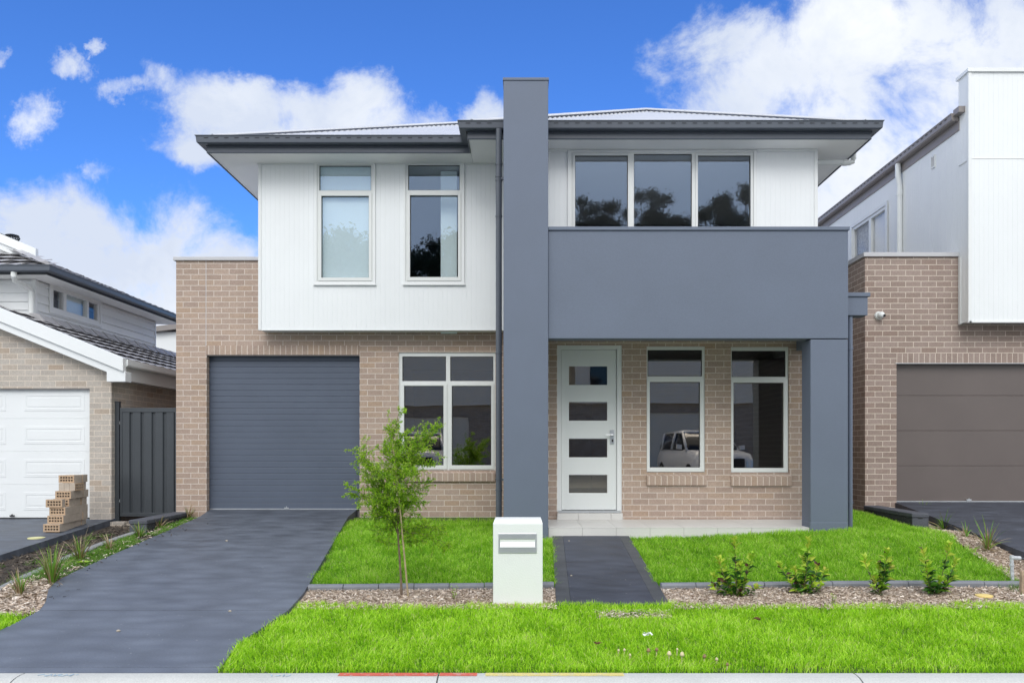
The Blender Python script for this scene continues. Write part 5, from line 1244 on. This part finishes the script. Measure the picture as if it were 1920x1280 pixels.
# ---------------------------------------------------------------- grass
def grass_field(name, inside, bbox, dens, hmin, hmax, w, seed, mat, label=None, zf_=T, lean=.35, patchy=.16):
    rg = np.random.default_rng(seed); x0, x1, y0, y1 = bbox; N = int((x1 - x0) * (y1 - y0) * dens)
    xs = rg.uniform(x0, x1, N); ys = rg.uniform(y0, y1, N)
    k = inside(xs, ys, rg); xs, ys = xs[k], ys[k]; n = len(xs)
    gx = np.linspace(x0 - .3, x1 + .3, 60); gy = np.linspace(y0 - .3, y1 + .3, 60); G = np.array([[zf_(a, b) for b in gy] for a in gx])
    fx = (xs - gx[0]) / (gx[1] - gx[0]); fy = (ys - gy[0]) / (gy[1] - gy[0]); ix = np.clip(fx.astype(int), 0, 58); iy = np.clip(fy.astype(int), 0, 58); tx, ty = fx - ix, fy - iy
    zs = G[ix, iy] * (1 - tx) * (1 - ty) + G[ix + 1, iy] * tx * (1 - ty) + G[ix, iy + 1] * (1 - tx) * ty + G[ix + 1, iy + 1] * tx * ty - .012
    # clumps: height, lean and colour drift together
    def field(s, sd):
        r2 = np.random.default_rng(sd); out = np.zeros(n)
        for _ in range(14):
            kx, ky = r2.normal(0, s, 2); out += np.sin(xs * kx + ys * ky + r2.uniform(0, 6.28))
        return out / math.sqrt(14 / 2)
    c1, c2, c3 = field(6, seed + 1), field(20, seed + 2), field(11, seed + 3)
    h = rg.uniform(hmin, hmax, n) * (1 + patchy * .5 * c1 + patchy * .5 * c2).clip(.4, 1.8)
    az = rg.uniform(0, 6.28, n) + .0; le = np.abs(rg.normal(0, lean, n)).clip(0, 1.15) + .08
    dx, dy = np.cos(az) * np.sin(le) + .10 * c2, np.sin(az) * np.sin(le) + .10 * c3; dz = np.cos(le)
    wa = rg.uniform(0, 6.28, n); sxv, syv = np.cos(wa), np.sin(wa) * .6
    ww = w * rg.uniform(.6, 1.25, n)
    B = np.stack([xs, ys, zs], 1); D1_ = np.stack([dx * .55, dy * .55, dz], 1); D2_ = np.stack([dx * 1.5, dy * 1.5, dz * .62], 1); S = np.stack([sxv, syv, np.zeros(n)], 1)
    m1 = B + D1_ * (h * .55)[:, None]; tip = m1 + D2_ * (h * .52)[:, None]
    a, b = B - S * (ww / 2)[:, None], B + S * (ww / 2)[:, None]; c, d = m1 + S * (ww * .42)[:, None], m1 - S * (ww * .42)[:, None]; e, f = tip + S * (ww * .06)[:, None], tip - S * (ww * .06)[:, None]
    V = np.concatenate([np.stack([a, b, c, d], 1), np.stack([d, c, e, f], 1)])
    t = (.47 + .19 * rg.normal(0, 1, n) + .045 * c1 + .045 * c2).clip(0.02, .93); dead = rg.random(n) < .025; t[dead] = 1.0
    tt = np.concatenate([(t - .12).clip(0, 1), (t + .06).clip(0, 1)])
    o = quads_obj(name, V, tt, mat); o['kind'] = 'stuff'
    if label: o['label'] = label
    print(name, n); return o
def tab(t, arr): return np.interp(arr, [p[0] for p in t], [p[1] for p in t])
def rag(xs, ys, rg, s=.05): return rg.normal(0, s * .5, len(xs)) + s * np.sin(xs * 7.1 + ys * 3.3) * .6 + s * np.sin(xs * 17.3 - ys * 11) * .4
def in_verge(xs, ys, rg):
    e = rag(xs, ys, rg, .05); edge = 7.13 + .05 * np.sin(xs * 1.7 + .4) + e + .13 * np.exp(-((xs - .75) / .45) ** 2) * 0 + .10 * np.exp(-((xs + 1.8) / .35) ** 2)
    k = (xs > tab(DR_R, ys) + .01 + e * .5) & (ys < edge) & (ys > 5.375 + np.abs(e) * .3)
    bald = ((xs - .93 - .1 * np.sin(ys * 30)) / .30) ** 2 + ((ys - 6.78) / .085) ** 2 < 1 + rg.normal(0, .3, len(xs))
    thin = (((xs - 2.15) / .9) ** 2 + ((ys - 5.45) / .06) ** 2 < 1) & (rg.random(len(xs)) < .55)
    return k & ~bald & ~thin
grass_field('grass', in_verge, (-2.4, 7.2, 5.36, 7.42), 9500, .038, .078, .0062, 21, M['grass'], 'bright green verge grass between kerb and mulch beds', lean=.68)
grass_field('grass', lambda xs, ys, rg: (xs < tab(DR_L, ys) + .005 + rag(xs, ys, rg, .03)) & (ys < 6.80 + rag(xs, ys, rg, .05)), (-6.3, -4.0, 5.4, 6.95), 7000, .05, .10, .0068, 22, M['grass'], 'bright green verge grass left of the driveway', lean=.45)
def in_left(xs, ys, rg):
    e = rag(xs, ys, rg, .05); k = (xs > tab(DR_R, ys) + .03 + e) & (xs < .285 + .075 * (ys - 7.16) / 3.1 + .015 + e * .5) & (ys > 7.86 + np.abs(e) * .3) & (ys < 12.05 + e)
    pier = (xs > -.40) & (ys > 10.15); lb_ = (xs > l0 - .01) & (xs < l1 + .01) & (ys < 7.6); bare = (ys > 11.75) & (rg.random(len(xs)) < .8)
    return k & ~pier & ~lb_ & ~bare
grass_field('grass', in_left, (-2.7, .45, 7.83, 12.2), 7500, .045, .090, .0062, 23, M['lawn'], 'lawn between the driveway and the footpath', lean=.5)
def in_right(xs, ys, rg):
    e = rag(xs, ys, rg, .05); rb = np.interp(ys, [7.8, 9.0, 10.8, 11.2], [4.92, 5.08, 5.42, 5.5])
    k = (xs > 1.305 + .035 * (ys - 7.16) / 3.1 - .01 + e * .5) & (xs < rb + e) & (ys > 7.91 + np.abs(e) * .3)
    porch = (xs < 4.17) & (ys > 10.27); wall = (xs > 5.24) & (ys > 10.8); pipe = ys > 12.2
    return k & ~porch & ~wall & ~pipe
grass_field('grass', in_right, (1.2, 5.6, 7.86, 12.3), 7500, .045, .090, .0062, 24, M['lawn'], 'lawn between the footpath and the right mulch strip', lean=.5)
def in_strip(xs, ys, rg):
    e = rag(xs, ys, rg, .06); k = (xs < tab(DR_L, ys) - .0 + e * .5) & (xs > -5.16 + e) & (ys > 8.0 + e)
    blot = np.sin(xs * 9 + ys * 4.1) + np.sin(ys * 7.3 - xs * 5) + np.sin(ys * 2.1 + 1) > -1.3
    return k & blot & ~((xs < -5.15) & (ys > 10.95))
grass_field('rough_grass', in_strip, (-5.3, -4.5, 7.9, 12.2), 8500, .025, .07, .006, 25, M['grass_dull'], 'rough grass along the left edge of the driveway', zf_=ZL, lean=.6)
grass_field('rough_grass', lambda xs, ys, rg: (np.sin(xs * 8 + ys * 2.2) + np.sin(ys * 3.7 - xs * 3) + np.sin(ys * 9.1) > 1.1) & (xs > -6.15), (-6.2, -5.15, 7.4, 11.5), 2600, .015, .05, .005, 26, M['grass_dull'], 'sparse grass on the dark soil by the left driveway', lean=.6)
grass_field('rough_grass', lambda xs, ys, rg: (((xs - 4.95) / .28) ** 2 + ((ys - 7.72) / .30) ** 2 < 1 + rg.normal(0, .4, len(xs))), (4.5, 5.6, 7.3, 8.2), 5500, .03, .11, .0045, 27, M['grass_dull'], 'wild grass round the grey water pipe', lean=.5)
# mulch chips and soil litter
def chips(name, inside, bbox, dens, lmin, lmax, seed, mat, label, zf_=T, bias=0.0):
    rg = np.random.default_rng(seed); x0, x1, y0, y1 = bbox; N = int((x1 - x0) * (y1 - y0) * dens); xs = rg.uniform(x0, x1, N); ys = rg.uniform(y0, y1, N)
    k = inside(xs, ys, rg); xs, ys = xs[k], ys[k]; n = len(xs); zs = np.array([zf_(a, b) for a, b in zip(xs, ys)]) + rg.uniform(.004, .022, n)
    a = rg.uniform(0, 6.28, n); L_ = rg.uniform(lmin, lmax, n) / 2; w_ = L_ * rg.uniform(.14, .4, n); u = np.stack([np.cos(a), np.sin(a), rg.normal(0, .22, n)], 1); s = np.stack([-np.sin(a), np.cos(a), rg.normal(0, .35, n)], 1)
    c = np.stack([xs, ys, zs], 1); U = u * L_[:, None]; S = s * w_[:, None]
    V = np.stack([c - U - S, c + U - S * .7, c + U * .9 + S, c - U * .95 + S * .8], 1)
    t = (rg.beta(2.2, 1.6, n) + bias).clip(0, 1)
    o = quads_obj(name, V, t, mat); o['kind'] = 'stuff'; o['label'] = label; print(name, n)
nolb = lambda xs, ys: ~((xs > l0 - .02) & (xs < l1 + .02) & (ys > LY - .02) & (ys < LY + .36))
chips('mulch', lambda xs, ys, rg: (xs > tab(DR_R, ys) + .03) & (xs < .28) & (ys < 7.74) & nolb(xs, ys), (-2.05, .29, 7.0, 7.76), 9000, .012, .038, 31, M['chips'], 'pale wood chip mulch left of the footpath')
chips('mulch', lambda xs, ys, rg: (xs > 1.32), (1.3, 6.2, 7.0, 7.79), 9000, .012, .038, 32, M['chips'], 'pale wood chip mulch under the four shrubs')
chips('mulch', lambda xs, ys, rg: ((xs > .6) & (xs < 1.25) & (ys < 6.95)), (.6, 1.3, 6.7, 6.95), 6000, .012, .035, 36, M['chips'], 'patch of bare mulch in the verge below the footpath')
chips('mulch', lambda xs, ys, rg: (xs > np.interp(ys, [7.8, 9, 10.8, 11.2], [4.90, 5.06, 5.40, 5.5])) & (xs < np.interp(ys, [7.5, 8.76, 12.4], [5.38, 5.46, 5.78])), (4.8, 5.8, 7.75, 12.1), 6000, .014, .045, 33, M['chips'], 'wood chip mulch along the right driveway')
chips('mulch', lambda xs, ys, rg: (xs < tab(DR_L, ys) - .01) & (xs > -5.05) & ((ys < 8.05) | (rg.random(len(xs)) < .10)), (-5.1, -4.1, 6.75, 12.0), 5000, .014, .055, 34, M['chips'], 'straw and bark under the tussocks by the driveway', zf_=ZL)
chips('soil_litter', lambda xs, ys, rg: rg.random(len(xs)) < .6, (-6.2, -5.15, 7.2, 12.3), 1500, .012, .06, 35, M['soilbits'], 'twigs and clods scattered over the dark soil', bias=-.12)
# grass clippings spilt on the driveway edge
chips('grass_clippings', lambda xs, ys, rg: (xs > tab(DR_L, ys)) & (xs < tab(DR_L, ys) + np.abs(rg.normal(0, .14, len(xs)))), (-4.9, -4.1, 7.2, 11.8), 150, .012, .05, 37, M['soilbits'], 'dark clippings spilt along the driveway edge', zf_=lambda x, y: DRV(y) - .004, bias=-.35)

# ---------------------------------------------------------------- across the street (seen only in the window glass)
oz = .70
mb = MB(); 
for i in range(12):
    y0, y1 = ((-.3, -1.1) if i == 0 else (-1.1, -6.0) if i == 1 else (-6.0 - (i - 2) * 8, -14.0 - (i - 2) * 8)); za, zb3 = ((.0, .52) if i == 0 else (.52, oz) if i == 1 else (oz, oz))
    mb.quad((-150, y0, za), (150, y0, za), (150, y1, zb3), (-150, y1, zb3))
tag(mb.build('opposite_ground', M['opp_ground']), kind='structure')
def back_front(u, d, z): return (u, -d, z)
def opposite(x0, x1, yf, zt, garage, ridge, label, upper):
    o = empty('opposite_house', ((x0 + x1) / 2, yf, oz), label, 'house')
    mb = MB(); mb.slab(back_front, (x0, x1), (oz - .2, 3.5), -yf, -yf + .12, [garage]); mb.box(x0, x1, yf - 8, yf - .13, oz - .2, 3.45); mb.build('brick_wall', M['opp_brick'], o)
    mb = MB(); z = oz; pts = []
    while z < garage[3] + .05: pts += [(z, -yf + .06), (z + .09, -yf + .055), (z + .095, -yf + .07)]; z += .10
    mb.hprofile(back_front, garage[:2], pts); mb.build('garage_door', M['opp_white'], o)
    mb = MB(); pts = lap(3.5, 6.1, -yf - .12, .16); mb.hprofile(back_front, upper, pts); mb.box(upper[0], upper[1], yf - 7.9, yf + .10, 3.5, 6.1); mb.build('weatherboard_wall', M['opp_white'], o)
    mb = MB(); mb.box(upper[0] + .6, upper[0] + 1.7, yf + .13, yf + .16, 4.2, 5.6); mb.build('window', M['carglass'], o)
    a, b = x0 - .5, x1 + .5; c = (x0 + x1) / 2
    mb = MB(); mb.poly([(a, yf + .6, 6.1), (b, yf + .6, 6.1), (c, yf - 3.5, ridge)]); mb.poly([(a, yf + .6, 6.1), (c, yf - 3.5, ridge), (a, yf - 8, 6.1)]); mb.poly([(b, yf + .6, 6.1), (b, yf - 8, 6.1), (c, yf - 3.5, ridge)]); mb.poly([(a, yf - 8, 6.1), (c, yf - 3.5, ridge), (b, yf - 8, 6.1)]); mb.poly([(a, yf + .6, 6.1), (b, yf + .6, 6.1), (b, yf - 8, 6.1), (a, yf - 8, 6.1)]); mb.build('roof', M['tiles'], o)
opposite(-11.5, 1.4, -8.0, 3.5, (-6.2, -2.3, oz, 3.0), 8.3, 'brick house across the street with a white garage door behind the left parked car', (-10.5, 1.0))
opposite(1.5, 14.5, -8.5, 3.5, (4.3, 7.5, oz, 3.1), 8.0, 'brick house across the street with a white garage door behind the right parked car', (2.0, 9.0))
def car(cx, cy, rot, label):
    o = empty('parked_car', (cx, cy, oz - .14), label, 'car', 'white cars parked across the street')
    Mx = Matrix.Translation((cx, cy, oz - .14)) @ Matrix.Rotation(rot, 4, 'Z')
    def section(mb, rows, n=None):
        rings = []
        for (x, prof) in rows:
            k = len(mb.v); full = prof + [(-y, z) for (y, z) in prof[::-1]]
            mb.v += [tuple(Mx @ Vector((x, y, z))) for y, z in full]; rings.append((k, len(full)))
        for (a, m_), (b, _) in zip(rings[:-1], rings[1:]):
            for i in range(m_):
                j = (i + 1) % m_; mb.f.append((a + i, a + j, b + j, b + i)); mb.mi.append(mb.m)
        mb.f.append(tuple(rings[0][0] + i for i in range(rings[0][1]))); mb.f.append(tuple(rings[-1][0] + i for i in range(rings[-1][1] - 1, -1, -1))); mb.mi += [mb.m] * 2
    b = MB()
    def pf(w, zb4, zs, zt_): return [(w * .9, zb4), (w, zb4 + .12), (w * 1.01, zs), (w * .97, zs + .14), (w * .86, zt_)]
    section(b, [(2.30, pf(.70, .35, .55, .82)), (2.20, pf(.84, .26, .62, .98)), (1.6, pf(.91, .24, .68, 1.04)), (.9, pf(.92, .24, .70, 1.10)), (-1.2, pf(.92, .24, .72, 1.12)), (-2.1, pf(.90, .28, .75, 1.12)), (-2.35, pf(.82, .40, .72, 1.02))]); b.build('body', M['carpaint'], o, smooth=True)
    g = MB()
    def cf(w, w2, z0, z1): return [(w, z0), (w * .97, z0 + .15), (w2, z1 - .04), (w2 * .9, z1)]
    section(g, [(1.0, cf(.78, .76, 1.06, 1.12)), (.25, cf(.82, .68, 1.08, 1.62)), (-1.6, cf(.82, .68, 1.1, 1.64)), (-2.2, cf(.78, .70, 1.08, 1.2))]); g.build('window', M['carglass'], o, smooth=True)
    r = MB()
    section(r, [(.20, [(.66, 1.60), (.67, 1.64), (.5, 1.68)]), (-.6, [(.68, 1.63), (.69, 1.68), (.5, 1.73)]), (-1.8, [(.66, 1.62), (.67, 1.67), (.5, 1.70)])])
    for s in (-1, 1):
        for p in ([(1.0, s * .80, 1.08), (.22, s * .70, 1.63)], [(-1.7, s * .82, 1.1), (-1.75, s * .70, 1.64)], [(-.5, s * .84, 1.1), (-.5, s * .72, 1.64)]): r.tube([tuple(Mx @ Vector(q)) for q in p], .045, 6)
    r.build('roof', M['carpaint'], o, smooth=True)
    for x in (1.45, -1.4):
        for s in (-1, 1):
            t = MB(); t.tube([tuple(Mx @ Vector((x, s * .70, .34))), tuple(Mx @ Vector((x, s * .93, .34)))], .35, 20); wh = t.build('wheel', M['dark'], o); t = MB(); t.tube([tuple(Mx @ Vector((x, s * .92, .34))), tuple(Mx @ Vector((x, s * .945, .34)))], .23, 16); t.build('rim', M['steel'], wh)
    for s in (-1, 1):
        h = MB(); h.prism([tuple(Mx @ Vector(q)) for q in ((2.28, s * .55, .55), (2.22, s * .84, .55), (2.18, s * .84, .80), (2.26, s * .55, .80))], tuple((Mx.to_3x3() @ Vector((.05, 0, 0))))); h.build('headlight', M['steel'], o)
        h = MB(); h.prism([tuple(Mx @ Vector(q)) for q in ((.75, s * .92, 1.10), (.75, s * 1.08, 1.12), (.75, s * 1.08, 1.26), (.75, s * .92, 1.24))], tuple((Mx.to_3x3() @ Vector((.12, 0, 0))))); h.build('mirror', M['carpaint'], o)
    g = MB(); g.prism([tuple(Mx @ Vector(q)) for q in ((2.30, -.5, .42), (2.30, .5, .42), (2.27, .5, .84), (2.27, -.5, .84))], tuple((Mx.to_3x3() @ Vector((.045, 0, 0))))); g.build('grille', M['dark'], o)
car(-3.6, -2.8, R(86), 'white car parked in front of the left opposite garage')
car(5.75, -2.75, R(84), 'white car parked in front of the right opposite garage')

def gum_tree(x, y, top, r, seed, label):
    rg = np.random.default_rng(seed); o = empty('gum_tree', (x, y, oz), label, 'tree', 'tall trees beyond the opposite houses')
    t = MB(); t.tube([(x, y, oz - .2), (x + .2, y, top * .45), (x, y, top * .8)], [.35, .25, .08], 8); Vv = []; Tt = []
    for i in range(26):
        a = rg.uniform(0, 6.28); rr = r * math.sqrt(rg.random()) ; h = top - (rr / r) ** 2 * r * .8 - rg.random() ** 1.3 * r * 2.2
        c = np.array([x + rr * math.cos(a), y + rr * math.sin(a), h]); t.tube([(x, y, top * .6), tuple(c)], [.07, .02], 5)
        for k in range(520):
            p = c + rg.normal(0, 1, 3) * np.array([.36, .36, .28]) * r * .5; d = rg.normal(0, 1, 3)
            d /= np.linalg.norm(d); s = np.cross(d, rg.normal(0, 1, 3)); s /= np.linalg.norm(s); L_ = rg.uniform(.055, .115) * r * .66; w_ = L_ * .4
            Vv.append(np.array([p - d * L_, p + s * w_, p + d * L_, p - s * w_])); Tt.append(rg.random())
    t.build('trunk', M['bark'], o); quads_obj('crown', np.array(Vv), np.array(Tt), M['gum'], o)
for i, (x, top, r) in enumerate([(4.7, 18.6, 1.5), (8.6, 19.2, 1.5), (11.0, 17.8, 1.5), (13.2, 18.3, 1.5), (15.6, 19.8, 1.4), (-8.2, 15.8, 2.4), (-5.2, 16.2, 2.2), (-12.0, 16.6, 3.0), (-14.6, 14.8, 2.4), (18.5, 17.0, 2.6), (1.5, 15.2, 2.2), (22, 16, 3.)]):
    gum_tree(x, -30.0 - (i % 3), top, r, 100 + i, 'tall dark gum tree far behind the camera, number of a row mirrored in the upper windows' if False else 'tall dark gum tree in the row mirrored in the upper windows')
